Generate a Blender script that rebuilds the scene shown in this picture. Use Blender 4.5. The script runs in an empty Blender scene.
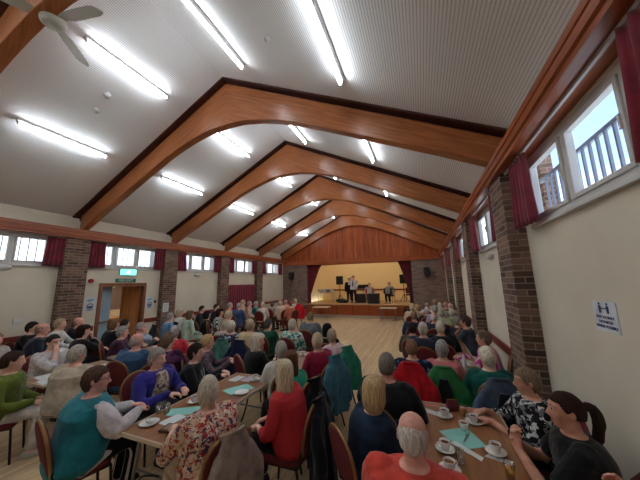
import bpy, bmesh, math, random
from mathutils import Vector, Matrix, noise
R = math.radians
random.seed(7)
SC = bpy.context.scene
COL = SC.collection

# ------------------------------------------------------------------ materials
MATS = {}
def nodes(name):
    m = bpy.data.materials.new(name); m.use_nodes = True
    nt = m.node_tree; b = nt.nodes['Principled BSDF']
    return m, nt, b
def lin(c):
    return tuple(((v/255)/12.92 if v/255 <= .04045 else ((v/255+.055)/1.055)**2.4) for v in c) + (1,)
def N(nt, t, **kw):
    n = nt.nodes.new(t)
    for k, v in kw.items():
        if k in n.inputs: n.inputs[k].default_value = v
        else: setattr(n, k, v)
    return n
def ramp(nt, fac, stops, interp='LINEAR'):
    r = nt.nodes.new('ShaderNodeValToRGB'); r.color_ramp.interpolation = interp
    e = r.color_ramp.elements
    while len(e) < len(stops): e.new(.5)
    for i, (p, c) in enumerate(stops): e[i].position = p; e[i].color = lin(c)
    nt.links.new(fac, r.inputs['Fac']); return r
def plain(name, c, rough=.6, metal=0, spec=.5, var=0, scale=8):
    if name in MATS: return MATS[name]
    m, nt, b = nodes(name)
    b.inputs['Base Color'].default_value = lin(c); b.inputs['Roughness'].default_value = rough
    b.inputs['Metallic'].default_value = metal; b.inputs['Specular IOR Level'].default_value = spec
    if var:
        tc = N(nt, 'ShaderNodeTexCoord'); nz = N(nt, 'ShaderNodeTexNoise', Scale=scale, Detail=4.0)
        nt.links.new(tc.outputs['Object'], nz.inputs['Vector'])
        lo = tuple(max(0, v-var) for v in c); hi = tuple(min(255, v+var) for v in c)
        r = ramp(nt, nz.outputs['Fac'], [(.3, lo), (.7, hi)])
        nt.links.new(r.outputs['Color'], b.inputs['Base Color'])
    MATS[name] = m; return m
def fabric(c, rough=.92):
    name = 'fabric_%d_%d_%d' % tuple(c)
    if name in MATS: return MATS[name]
    m, nt, b = nodes(name)
    tc = N(nt, 'ShaderNodeTexCoord'); nz = N(nt, 'ShaderNodeTexNoise', Scale=9.0, Detail=5.0)
    nt.links.new(tc.outputs['Object'], nz.inputs['Vector'])
    r = ramp(nt, nz.outputs['Fac'], [(.3, tuple(int(v*.84) for v in c)), (.7, tuple(min(255, int(v*1.1)) for v in c))])
    nt.links.new(r.outputs['Color'], b.inputs['Base Color'])
    b.inputs['Roughness'].default_value = rough; b.inputs['Specular IOR Level'].default_value = .2
    b.inputs['Sheen Weight'].default_value = .15
    n2 = N(nt, 'ShaderNodeTexNoise', Scale=14.0, Detail=3.0); nt.links.new(tc.outputs['Object'], n2.inputs['Vector'])
    bp = N(nt, 'ShaderNodeBump', Strength=.5, Distance=.03); nt.links.new(n2.outputs['Fac'], bp.inputs['Height'])
    nt.links.new(bp.outputs['Normal'], b.inputs['Normal'])
    MATS[name] = m; return m
def pattern(name, stops, scale=28, kind='voronoi'):
    if name in MATS: return MATS[name]
    m, nt, b = nodes(name)
    tc = N(nt, 'ShaderNodeTexCoord')
    nz = N(nt, 'ShaderNodeTexNoise', Scale=scale*.7, Detail=2.0); nt.links.new(tc.outputs['Object'], nz.inputs['Vector'])
    if kind == 'voronoi':
        mx = N(nt, 'ShaderNodeMixRGB'); mx.inputs[0].default_value = .06
        nt.links.new(tc.outputs['Object'], mx.inputs[1]); nt.links.new(nz.outputs['Color'], mx.inputs[2])
        v = N(nt, 'ShaderNodeTexVoronoi', Scale=float(scale)); nt.links.new(mx.outputs[0], v.inputs['Vector'])
        sp = N(nt, 'ShaderNodeSeparateColor'); nt.links.new(v.outputs['Color'], sp.inputs[0]); fac = sp.outputs[0]
        r = ramp(nt, fac, stops, 'CONSTANT')
    elif kind == 'stripe':
        w = N(nt, 'ShaderNodeTexWave', Scale=float(scale), Distortion=.6); w.bands_direction = 'Z'
        nt.links.new(tc.outputs['Object'], w.inputs['Vector']); r = ramp(nt, w.outputs['Fac'], stops, 'CONSTANT')
    elif kind == 'vstripe':
        w = N(nt, 'ShaderNodeTexWave', Scale=float(scale), Distortion=.6); w.bands_direction = 'X'
        nt.links.new(tc.outputs['Object'], w.inputs['Vector']); r = ramp(nt, w.outputs['Fac'], stops, 'CONSTANT')
    else:
        r = ramp(nt, nz.outputs['Fac'], stops, 'LINEAR')
    nt.links.new(r.outputs['Color'], b.inputs['Base Color'])
    b.inputs['Roughness'].default_value = .9; b.inputs['Specular IOR Level'].default_value = .2
    MATS[name] = m; return m
def hairmat(c):
    name = 'hair_%d_%d_%d' % tuple(c)
    if name in MATS: return MATS[name]
    m, nt, b = nodes(name)
    tc = N(nt, 'ShaderNodeTexCoord'); mp = N(nt, 'ShaderNodeMapping'); mp.inputs['Scale'].default_value = (90, 90, 9)
    nz = N(nt, 'ShaderNodeTexNoise', Scale=1.0, Detail=4.0)
    nt.links.new(tc.outputs['Object'], mp.inputs['Vector']); nt.links.new(mp.outputs[0], nz.inputs['Vector'])
    r = ramp(nt, nz.outputs['Fac'], [(.3, tuple(int(v*.72) for v in c)), (.7, tuple(min(255, int(v*1.15)) for v in c))])
    nt.links.new(r.outputs['Color'], b.inputs['Base Color']); b.inputs['Roughness'].default_value = .8; b.inputs['Specular IOR Level'].default_value = .15
    bp = N(nt, 'ShaderNodeBump', Strength=.5, Distance=.006); nt.links.new(nz.outputs['Fac'], bp.inputs['Height'])
    nt.links.new(bp.outputs['Normal'], b.inputs['Normal'])
    MATS[name] = m; return m
def skinmat(c):
    name = 'skin_%d_%d_%d' % tuple(c)
    if name in MATS: return MATS[name]
    m, nt, b = nodes(name)
    tc = N(nt, 'ShaderNodeTexCoord'); nz = N(nt, 'ShaderNodeTexNoise', Scale=16.0, Detail=4.0)
    nt.links.new(tc.outputs['Object'], nz.inputs['Vector'])
    r = ramp(nt, nz.outputs['Fac'], [(.35, (int(c[0]*.95), int(c[1]*.9), int(c[2]*.88))), (.65, (min(255, int(c[0]*1.04)), min(255, int(c[1]*1.05)), min(255, int(c[2]*1.05))))])
    nt.links.new(r.outputs['Color'], b.inputs['Base Color']); b.inputs['Roughness'].default_value = .5
    b.inputs['Subsurface Weight'].default_value = 0
    MATS[name] = m; return m
def wood(name, dark, light, scale=(1, 12, 12), rough=.35, coord='Object', rot=(0, 0, 0), boards=None):
    m, nt, b = nodes(name)
    tc = N(nt, 'ShaderNodeTexCoord'); mp = N(nt, 'ShaderNodeMapping'); mp.inputs['Scale'].default_value = scale
    mp.inputs['Rotation'].default_value = rot
    nt.links.new(tc.outputs[coord], mp.inputs['Vector'])
    nz = N(nt, 'ShaderNodeTexNoise', Scale=1.6, Detail=6.0, Roughness=.6); nt.links.new(mp.outputs[0], nz.inputs['Vector'])
    r = ramp(nt, nz.outputs['Fac'], [(.3, dark), (.72, light)])
    col = r.outputs['Color']
    if boards:
        ax, w, var = boards
        sx = N(nt, 'ShaderNodeSeparateXYZ'); nt.links.new(tc.outputs[coord], sx.inputs[0])
        dv = N(nt, 'ShaderNodeMath', operation='DIVIDE'); dv.inputs[1].default_value = w; nt.links.new(sx.outputs[ax], dv.inputs[0])
        fl = N(nt, 'ShaderNodeMath', operation='FLOOR'); nt.links.new(dv.outputs[0], fl.inputs[0])
        wn = N(nt, 'ShaderNodeTexWhiteNoise'); wn.noise_dimensions = '1D'; nt.links.new(fl.outputs[0], wn.inputs['W'])
        mr = N(nt, 'ShaderNodeMapRange'); mr.inputs['To Min'].default_value = 1-var; mr.inputs['To Max'].default_value = 1+var*.6
        nt.links.new(wn.outputs['Value'], mr.inputs['Value'])
        fr = N(nt, 'ShaderNodeMath', operation='FRACT'); nt.links.new(dv.outputs[0], fr.inputs[0])
        gp = N(nt, 'ShaderNodeMath', operation='GREATER_THAN'); gp.inputs[1].default_value = .06; nt.links.new(fr.outputs[0], gp.inputs[0])
        ga = N(nt, 'ShaderNodeMapRange'); ga.inputs['To Min'].default_value = .55; nt.links.new(gp.outputs[0], ga.inputs['Value'])
        mu = N(nt, 'ShaderNodeMath', operation='MULTIPLY'); nt.links.new(mr.outputs[0], mu.inputs[0]); nt.links.new(ga.outputs[0], mu.inputs[1])
        vm = N(nt, 'ShaderNodeVectorMath', operation='SCALE'); nt.links.new(col, vm.inputs[0]); nt.links.new(mu.outputs[0], vm.inputs['Scale'])
        col = vm.outputs[0]
    nt.links.new(col, b.inputs['Base Color']); b.inputs['Roughness'].default_value = rough
    MATS[name] = m; return m
def brick(name, c1, c2, mortar):
    m, nt, b = nodes(name)
    uv = N(nt, 'ShaderNodeUVMap')
    br = N(nt, 'ShaderNodeTexBrick'); br.inputs['Scale'].default_value = 1.0
    br.inputs['Brick Width'].default_value = .225; br.inputs['Row Height'].default_value = .066
    br.inputs['Mortar Size'].default_value = .006; br.inputs['Mortar Smooth'].default_value = .2; br.inputs['Bias'].default_value = -.1
    br.inputs['Color1'].default_value = lin(c1); br.inputs['Color2'].default_value = lin(c2); br.inputs['Mortar'].default_value = lin(mortar)
    nt.links.new(uv.outputs[0], br.inputs['Vector'])
    nz = N(nt, 'ShaderNodeTexNoise', Scale=30.0, Detail=4.0); nt.links.new(uv.outputs[0], nz.inputs['Vector'])
    mr = N(nt, 'ShaderNodeMapRange'); mr.inputs['To Min'].default_value = .65; mr.inputs['To Max'].default_value = 1.35; nt.links.new(nz.outputs['Fac'], mr.inputs['Value'])
    vm = N(nt, 'ShaderNodeVectorMath', operation='SCALE'); nt.links.new(br.outputs['Color'], vm.inputs[0]); nt.links.new(mr.outputs[0], vm.inputs['Scale'])
    nt.links.new(vm.outputs[0], b.inputs['Base Color']); b.inputs['Roughness'].default_value = .9
    bp = N(nt, 'ShaderNodeBump', Strength=.6, Distance=.006); bp.invert = True; nt.links.new(br.outputs['Fac'], bp.inputs['Height'])
    nt.links.new(bp.outputs['Normal'], b.inputs['Normal'])
    MATS[name] = m; return m
def emit(name, c, s):
    m, nt, b = nodes(name)
    b.inputs['Base Color'].default_value = lin(c); b.inputs['Emission Color'].default_value = lin(c); b.inputs['Emission Strength'].default_value = s
    MATS[name] = m; return m

# ------------------------------------------------------------------ mesh helpers
def tag(o, label=None, cat=None, group=None, kind=None):
    if label: o['label'] = label
    if cat: o['category'] = cat
    if group: o['group'] = group
    if kind: o['kind'] = kind
    return o
def uvbox(bm):
    uv = bm.loops.layers.uv.verify()
    for f in bm.faces:
        n = f.normal; a = max(range(3), key=lambda i: abs(n[i]))
        for l in f.loops:
            c = l.vert.co
            l[uv].uv = (c.y, c.z) if a == 0 else ((c.x, c.z) if a == 1 else (c.x, c.y))
def obj(name, bm, mat, parent=None, smooth=False, loc=None, bevel=0, uv=False):
    bm.normal_update()
    if uv: uvbox(bm)
    me = bpy.data.meshes.new(name); bm.to_mesh(me); bm.free()
    for m in (mat if isinstance(mat, (list, tuple)) else [mat]): me.materials.append(m)
    if smooth:
        for p in me.polygons: p.use_smooth = True
    o = bpy.data.objects.new(name, me); COL.objects.link(o)
    if parent: o.parent = parent
    if loc: o.location = loc
    if bevel:
        md = o.modifiers.new('bevel', 'BEVEL'); md.width = bevel; md.segments = 2; md.limit_method = 'ANGLE'
    return o
def empty(name, loc=(0, 0, 0), rz=0, label=None, cat=None, group=None):
    o = bpy.data.objects.new(name, None); COL.objects.link(o); o.location = loc; o.rotation_euler = (0, 0, rz)
    o.empty_display_size = .1
    return tag(o, label, cat, group)
def struct(o): o['kind'] = 'structure'; return o
def box(bm, x0, y0, z0, x1, y1, z1, mi=0):
    v = [bm.verts.new(p) for p in ((x0,y0,z0),(x1,y0,z0),(x1,y1,z0),(x0,y1,z0),(x0,y0,z1),(x1,y0,z1),(x1,y1,z1),(x0,y1,z1))]
    for q in ((3,2,1,0),(4,5,6,7),(0,1,5,4),(1,2,6,5),(2,3,7,6),(3,0,4,7)):
        f = bm.faces.new([v[i] for i in q]); f.material_index = mi
    return v
def B(*a, mi=0):
    bm = bmesh.new(); box(bm, *a, mi=mi); return bm
def rings(bm, rs, mi=0, cap=True):
    """rs = list of lists of points (equal length): closed tube"""
    vs = [[bm.verts.new(p) for p in r] for r in rs]
    n = len(vs[0])
    for a, b in zip(vs, vs[1:]):
        for i in range(n):
            f = bm.faces.new((a[i], a[(i+1) % n], b[(i+1) % n], b[i])); f.material_index = mi
    if cap:
        f = bm.faces.new(vs[0][::-1]); f.material_index = mi
        f = bm.faces.new(vs[-1]); f.material_index = mi
def tube(bm, pts, rad, n=10, mi=0, squash=None):
    """tube along points; rad per point (or one); rounded ends"""
    pts = [Vector(p) for p in pts]
    if not isinstance(rad, (list, tuple)): rad = [rad]*len(pts)
    up = None; out = []
    for i, p in enumerate(pts):
        d = (pts[min(i+1, len(pts)-1)] - pts[max(i-1, 0)]).normalized()
        if up is None:
            up = Vector((0, 0, 1)) if abs(d.z) < .9 else Vector((0, 1, 0))
        s = d.cross(up).normalized(); u = s.cross(d).normalized(); up = u
        r = rad[i]; sq = squash or 1
        out.append((p, d, s, u, r, sq))
    rs = []
    def ring(p, s, u, r, sq): return [p + s*math.cos(2*math.pi*k/n)*r + u*math.sin(2*math.pi*k/n)*r*sq for k in range(n)]
    p, d, s, u, r, sq = out[0]; rs.append(ring(p-d*r*.55, s, u, r*.6, sq))
    for p, d, s, u, r, sq in out: rs.append(ring(p, s, u, r, sq))
    p, d, s, u, r, sq = out[-1]; rs.append(ring(p+d*r*.55, s, u, r*.6, sq))
    rings(bm, rs, mi)
def smoothpts(P, sub=4):
    P = [Vector(p) for p in P]; out = []
    for i in range(len(P)-1):
        a = P[max(i-1, 0)]; b = P[i]; c = P[i+1]; d = P[min(i+2, len(P)-1)]
        for k in range(sub):
            t = k/sub
            out.append(.5*((2*b)+(c-a)*t+(2*a-5*b+4*c-d)*t*t+(3*b-a-3*c+d)*t**3))
    out.append(P[-1]); return out
def lathe(bm, prof, n=20, c=(0, 0, 0), mi=0):
    rings(bm, [[Vector((c[0]+r*math.cos(2*math.pi*k/n), c[1]+r*math.sin(2*math.pi*k/n), c[2]+z)) for k in range(n)] for r, z in prof], mi)
def ell(bm, c, r, n=14, m=9, mi=0):
    rs = []
    for j in range(1, m):
        t = math.pi*j/m
        rs.append([Vector((c[0]+r[0]*math.sin(t)*math.cos(2*math.pi*k/n), c[1]+r[1]*math.sin(t)*math.sin(2*math.pi*k/n), c[2]-r[2]*math.cos(t))) for k in range(n)])
    rings(bm, rs, mi)
def copy_tree(o, parent=None):
    c = o.copy(); COL.objects.link(c)
    if parent: c.parent = parent
    for ch in list(o.children): copy_tree(ch, c)
    return c
def text(name, s, size, mat, parent, loc, rot, extrude=.001, align='CENTER'):
    cu = bpy.data.curves.new(name, 'FONT'); cu.body = s; cu.size = size; cu.extrude = extrude; cu.align_x = align; cu.align_y = 'CENTER'
    t = bpy.data.objects.new(name+'_tmp', cu); COL.objects.link(t)
    bpy.context.view_layer.update()
    me = bpy.data.meshes.new_from_object(t.evaluated_get(bpy.context.evaluated_depsgraph_get()))
    bpy.data.objects.remove(t)
    o = bpy.data.objects.new(name, me); COL.objects.link(o); me.materials.clear(); me.materials.append(mat)
    o.parent = parent; o.location = loc; o.rotation_euler = rot
    return o

# ------------------------------------------------------------------ camera (fitted to the hall)
cam = bpy.data.cameras.new('camera'); cam.lens = 254.7/640*36; cam.sensor_width = 36; cam.clip_start = .02
co = bpy.data.objects.new('camera', cam); COL.objects.link(co)
f_ = Vector((-.35889, .91872, .16479)); r_ = Vector((.93, .36699, -.02063)); u_ = Vector((.07943, -.14585, .98611))
CAMZ = 2.05; HS = CAMZ/1.9   # eye height; the hall was measured for an eye height of 1.9 and is scaled to suit
M = Matrix((( r_.x, u_.x, -f_.x, 0), (r_.y, u_.y, -f_.y, 0), (r_.z, u_.z, -f_.z, CAMZ), (0, 0, 0, 1)))
co.matrix_world = M; SC.camera = co
SC.view_settings.view_transform = 'Standard'; SC.view_settings.look = 'None'; SC.view_settings.gamma = 1
SC.view_settings.exposure = 1.95
SC.view_settings.use_curve_mapping = False
SC.cycles.max_bounces = 12; SC.cycles.diffuse_bounces = 8; SC.cycles.use_denoising = True
SC.cycles.sample_clamp_indirect = 6

# sky
w = bpy.data.worlds.new('sky'); SC.world = w; w.use_nodes = True
nt = w.node_tree; bg = nt.nodes['Background']
tc = N(nt, 'ShaderNodeTexCoord'); sx = N(nt, 'ShaderNodeSeparateXYZ'); nt.links.new(tc.outputs['Generated'], sx.inputs[0])
rp = ramp(nt, sx.outputs['Z'], [(.0, (240, 246, 252)), (.20, (232, 241, 250)), (.29, (146, 168, 212)), (.6, (116, 150, 208))])
nt.links.new(rp.outputs['Color'], bg.inputs['Color']); bg.inputs['Strength'].default_value = .9

# ------------------------------------------------------------------ hall constants
XL, XR, ZC, ZR = -7.965, 1.205, 3.653, 5.996
XM = (XL+XR)/2; SL = (ZR-ZC)/((XR-XL)/2)
YT = [3.482+2.523*k for k in range(-1, 5)]        # arch positions
YP = [y+.07 for y in YT]                          # pilaster centres
WL, WR = -7.85, 1.09                              # inner faces of the long walls
D = 13.78; YB = -3.2
BB, BT = 3.08, 3.31
def cz(x): return ZC + SL*min(x-XL, XR-x)

cream = plain('cream_paint', (214, 206, 186), .75, var=5, scale=2)
white_up = plain('white_plastic', (206, 206, 204), .4)
bricks = brick('brown_brick', (130, 100, 84), (60, 44, 38), (150, 132, 118))
brickst = brick('stage_brick', (150, 124, 112), (106, 88, 82), (160, 144, 132))
w_arch = wood('varnished_arch_wood', (138, 78, 42), (194, 122, 72), (1.0, 16, 16), .3, coord='UV')
w_beam = wood('cornice_wood', (128, 64, 34), (176, 96, 54), (20, .8, 20), .3)
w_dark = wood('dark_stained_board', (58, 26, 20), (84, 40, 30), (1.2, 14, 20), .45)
w_gable = wood('gable_planks', (142, 66, 30), (196, 104, 56), (9, 9, .8), .4, boards=(0, .12, .28))
w_stage = wood('stage_front_wood', (140, 62, 28), (186, 92, 48), (1.2, 9, 9), .35, boards=(0, .9, .12))
w_floor = wood('hall_floor_strip', (196, 166, 124), (232, 206, 164), (8, .5, 8), .32, boards=(0, .09, .1))
w_sfloor = wood('stage_floor', (178, 138, 94), (212, 172, 124), (.6, 8, 8), .35)
w_door = wood('oak_door', (158, 92, 44), (200, 134, 76), (9, 9, .9), .4)
w_rail = plain('red_brown_rail', (126, 48, 34), .45)
w_table = wood('teak_laminate', (120, 78, 46), (158, 108, 68), (14, 1.2, 14), .28)
def curtmat():
    m, nt, b = nodes('maroon_curtain')
    tc = N(nt, 'ShaderNodeTexCoord'); nz = N(nt, 'ShaderNodeTexNoise', Scale=6.0, Detail=3.0); nt.links.new(tc.outputs['Object'], nz.inputs['Vector'])
    r = ramp(nt, nz.outputs['Fac'], [(.3, (98, 14, 34)), (.7, (136, 24, 48))]); nt.links.new(r.outputs['Color'], b.inputs['Base Color'])
    b.inputs['Roughness'].default_value = .85; b.inputs['Sheen Weight'].default_value = .3
    MATS['curtain'] = m; return m
m_curt = curtmat()
def ceilmat():
    m, nt, b = nodes('slatted_ceiling')
    tc = N(nt, 'ShaderNodeTexCoord'); sx = N(nt, 'ShaderNodeSeparateXYZ'); nt.links.new(tc.outputs['Object'], sx.inputs[0])
    dv = N(nt, 'ShaderNodeMath', operation='DIVIDE'); dv.inputs[1].default_value = .028; nt.links.new(sx.outputs['X'], dv.inputs[0])
    fr = N(nt, 'ShaderNodeMath', operation='FRACT'); nt.links.new(dv.outputs[0], fr.inputs[0])
    r = ramp(nt, fr.outputs[0], [(0, (198, 197, 195)), (.2, (198, 197, 195)), (.3, (238, 239, 240)), (.92, (238, 239, 240)), (1, (198, 197, 195))])
    nt.links.new(r.outputs['Color'], b.inputs['Base Color']); b.inputs['Roughness'].default_value = .8; b.inputs['Specular IOR Level'].default_value = .15
    bp = N(nt, 'ShaderNodeBump', Strength=.5, Distance=.008); nt.links.new(r.outputs['Color'], bp.inputs['Height']); nt.links.new(bp.outputs['Normal'], b.inputs['Normal'])
    return m
m_ceil = ceilmat()
glass = bpy.data.materials.new('window_glass'); glass.use_nodes = True
nt = glass.node_tree; nt.nodes.clear()
o_ = N(nt, 'ShaderNodeOutputMaterial'); mx = N(nt, 'ShaderNodeMixShader'); tr = N(nt, 'ShaderNodeBsdfTransparent'); gl = N(nt, 'ShaderNodeBsdfGlossy')
tr.inputs[0].default_value = (.94, .97, 1, 1); gl.inputs['Roughness'].default_value = .03; mx.inputs[0].default_value = .06
nt.links.new(tr.outputs[0], mx.inputs[1]); nt.links.new(gl.outputs[0], mx.inputs[2]); nt.links.new(mx.outputs[0], o_.inputs[0])
clear = bpy.data.materials.new('drinking_glass'); clear.use_nodes = True
nt = clear.node_tree; nt.nodes.clear()
o_ = N(nt, 'ShaderNodeOutputMaterial'); mx = N(nt, 'ShaderNodeMixShader'); tr = N(nt, 'ShaderNodeBsdfTransparent'); gl = N(nt, 'ShaderNodeBsdfGlossy')
tr.inputs[0].default_value = (.86, .88, .88, 1); gl.inputs['Roughness'].default_value = .05; mx.inputs[0].default_value = .15
nt.links.new(tr.outputs[0], mx.inputs[1]); nt.links.new(gl.outputs[0], mx.inputs[2]); nt.links.new(mx.outputs[0], o_.inputs[0])

# ------------------------------------------------------------------ shell
struct(obj('floor', B(WL-.4, YB, -.1, WR+.4, D+.2, 0), w_floor))
bm = bmesh.new()
for (xa, za, xb, zb) in ((XL-.4, cz(XL-.4), XM, ZR), (XM, ZR, XR+.4, cz(XR+.4))):
    v = [bm.verts.new(p) for p in ((xa, YB, za), (xb, YB, zb), (xb, D+.3, zb), (xa, D+.3, za), (xa, YB, za+.1), (xb, YB, zb+.1), (xb, D+.3, zb+.1), (xa, D+.3, za+.1))]
    for q in ((3,2,1,0),(4,5,6,7),(0,1,5,4),(1,2,6,5),(2,3,7,6),(3,0,4,7)): bm.faces.new([v[i] for i in q])
struct(obj('ceiling', bm, m_ceil))
WZ0, WZ1 = 2.41, 3.06
winsL = [(yp+.3, yp+2.1) for yp in YP[:5]] + [(YP[0]-2.523+.3, YP[0]-2.523+2.1)]
winsR = [(yp+.70, yp+2.02) for yp in YP[:5]] + [(YP[0]-2.523+.70, YP[0]-2.523+2.02)]
DOOR = (4.22, 5.36, 1.94)
def longwall(name, x, sgn, wins, door=None, th=.3):
    bm = bmesh.new(); xa, xb = sorted((x, x+sgn*th))
    segs = [(YB, D+.2)]
    if door: segs = [(YB, door[0]), (door[1], D+.2)]
    for a, b in segs: box(bm, xa, a, 0, xb, b, WZ0)
    if door: box(bm, xa, door[0], door[2], xb, door[1], WZ0)
    ys = sorted(wins); cur = YB
    for a, b in ys: box(bm, xa, cur, WZ0, xb, a, WZ1); cur = b
    box(bm, xa, cur, WZ0, xb, D+.2, WZ1)
    box(bm, xa, YB, WZ1, xb, D+.2, BT)
    xc, xd = sorted((x+sgn*.115, x+sgn*.3))
    box(bm, xc, YB, BT, xd, D+.2, cz(XL)+.02)
    return struct(obj(name, bm, cream))
longwall('wall_left', WL, -1, winsL, DOOR)
longwall('wall_right', WR, 1, winsR, th=.07)
struct(obj('wall_back', B(WL-.3, YB-.2, 0, WR+.3, YB, 6.1), cream))
# brick wall either side of the stage opening and the wood gable above it
bm = bmesh.new(); box(bm, WL, D, 0, -6.27, D+.3, 3.0); box(bm, -.45, D, 0, WR, D+.3, 3.0)
struct(obj('wall_stage', bm, brickst, uv=True))
bm = bmesh.new()
pts = [(XL, 3.0), (XR, 3.0), (XR, cz(XR)), (XM, ZR), (XL, cz(XL))]
fa = [bm.verts.new((x, D, z)) for x, z in pts]; fb = [bm.verts.new((x, D+.1, z)) for x, z in pts]
bm.faces.new(fa); bm.faces.new(fb[::-1])
for i in range(5): bm.faces.new((fa[i], fb[i], fb[(i+1) % 5], fa[(i+1) % 5]))
struct(obj('wall_gable', bm, w_gable))
struct(obj('trim_1', B(WL, D-.06, 2.93, WR, D+.02, 3.17), wood('header_board', (142, 70, 34), (190, 104, 58), (1, 14, 14), .35)))
# cornice beams with grooved fascia along both long walls
def cornice(name, xin, xout):
    s = 1 if xout > xin else -1
    bm = bmesh.new()
    prof = [(xin+s*.02, BB), (xout, BB), (xout, BT), (xin+s*.03, BT), (xin+s*.03, BT-.035), (xin, BT-.05), (xin, BT-.10), (xin+s*.015, BT-.105), (xin+s*.015, BT-.115), (xin, BT-.12), (xin, BB+.05), (xin+s*.02, BB+.04)]
    a = [bm.verts.new((x, YB, z)) for x, z in prof]; b = [bm.verts.new((x, D, z)) for x, z in prof]
    n = len(prof)
    for i in range(n): bm.faces.new((a[i], a[(i+1) % n], b[(i+1) % n], b[i]))
    bm.faces.new(a[::-1]); bm.faces.new(b)
    bmesh.ops.recalc_face_normals(bm, faces=bm.faces)
    return struct(obj(name, bm, w_beam))
cornice('trim_2', -7.61, WL-.1); cornice('trim_3', .85, WR+.1)
# arches
half = [(0, 5.0), (.4, 4.98), (.8, 4.90), (1.2, 4.78), (1.55, 4.65), (2.2, 4.35), (2.8, 4.06), (3.75, 3.61), (4.27, 3.345)]
lo = [(XM-a, z) for a, z in half[:-1][::-1]] + [(XM+a, z) for a, z in half[1:-1]]
lo = [(XM-4.42, 3.27)]+lo+[(XM+4.58, 3.185)]
for k, yt in enumerate(YT):
    bm = bmesh.new(); y0, y1 = yt+.10, yt+.25
    if k == 5: y0, y1 = yt+.02, D-.005
    hi = [(x, cz(x)-.075) for x, z in lo]
    prev = None
    for (x, zl), (x2, zh) in zip(lo, hi):
        r = [bm.verts.new((x, y0, zl)), bm.verts.new((x, y1, zl)), bm.verts.new((x, y1, zh)), bm.verts.new((x, y0, zh))]
        if prev:
            for i in range(4): bm.faces.new((prev[i], r[i], r[(i+1) % 4], prev[(i+1) % 4]))
        else: bm.faces.new(r)
        prev = r
    bm.faces.new(prev[::-1]); bmesh.ops.recalc_face_normals(bm, faces=bm.faces)
    uv = bm.loops.layers.uv.verify()
    for f in bm.faces:
        for l in f.loops:
            c = l.vert.co; l[uv].uv = (abs(c.x-XM)*1.12+c.y, cz(c.x)-c.z+c.y)
    a = struct(obj('trim_%d' % (4+k), bm, w_arch, bevel=.008))
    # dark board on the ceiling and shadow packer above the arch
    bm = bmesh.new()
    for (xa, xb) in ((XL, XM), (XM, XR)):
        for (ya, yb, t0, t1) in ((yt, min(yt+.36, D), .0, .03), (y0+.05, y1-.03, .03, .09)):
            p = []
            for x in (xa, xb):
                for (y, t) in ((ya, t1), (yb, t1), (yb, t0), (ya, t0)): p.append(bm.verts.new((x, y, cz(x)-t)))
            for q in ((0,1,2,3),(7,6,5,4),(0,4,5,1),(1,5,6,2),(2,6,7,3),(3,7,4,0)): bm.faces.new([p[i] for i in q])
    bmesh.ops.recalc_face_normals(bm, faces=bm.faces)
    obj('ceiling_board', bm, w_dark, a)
# brick pilasters
for side, (xf, xw) in {'left': (-7.678, WL), 'right': (.918, WR)}.items():
    for k, yp in enumerate(YP[:5]):
        xa, xb = sorted((xf, xw+(-.02 if side == 'left' else .02)))
        struct(obj('trim_%d' % (20+k+(10 if side == 'right' else 0)), B(xa, yp-.24, 0, xb, yp+.24, BB), bricks, uv=True))
# dado rails between pilasters
n_ = 40
for side in (0, 1):
    for k in range(5):
        a = YP[k]+.24; b = (YP[k+1]-.24) if k < 4 else D
        segs = [(a, b)]
        if side == 1 and k == 0: continue
        if side == 0 and k == 1: segs = [(a, DOOR[0]-.08), (DOOR[1]+.08, b)]
        for (p, q) in segs:
            if side == 0: o = obj('trim_%d' % n_, B(WL, p, .82, WL+.022, q, .94), w_rail)
            else: o = obj('trim_%d' % n_, B(WR-.022, p, .82, WR, q, .94), w_rail)
            struct(o); n_ += 1
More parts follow.
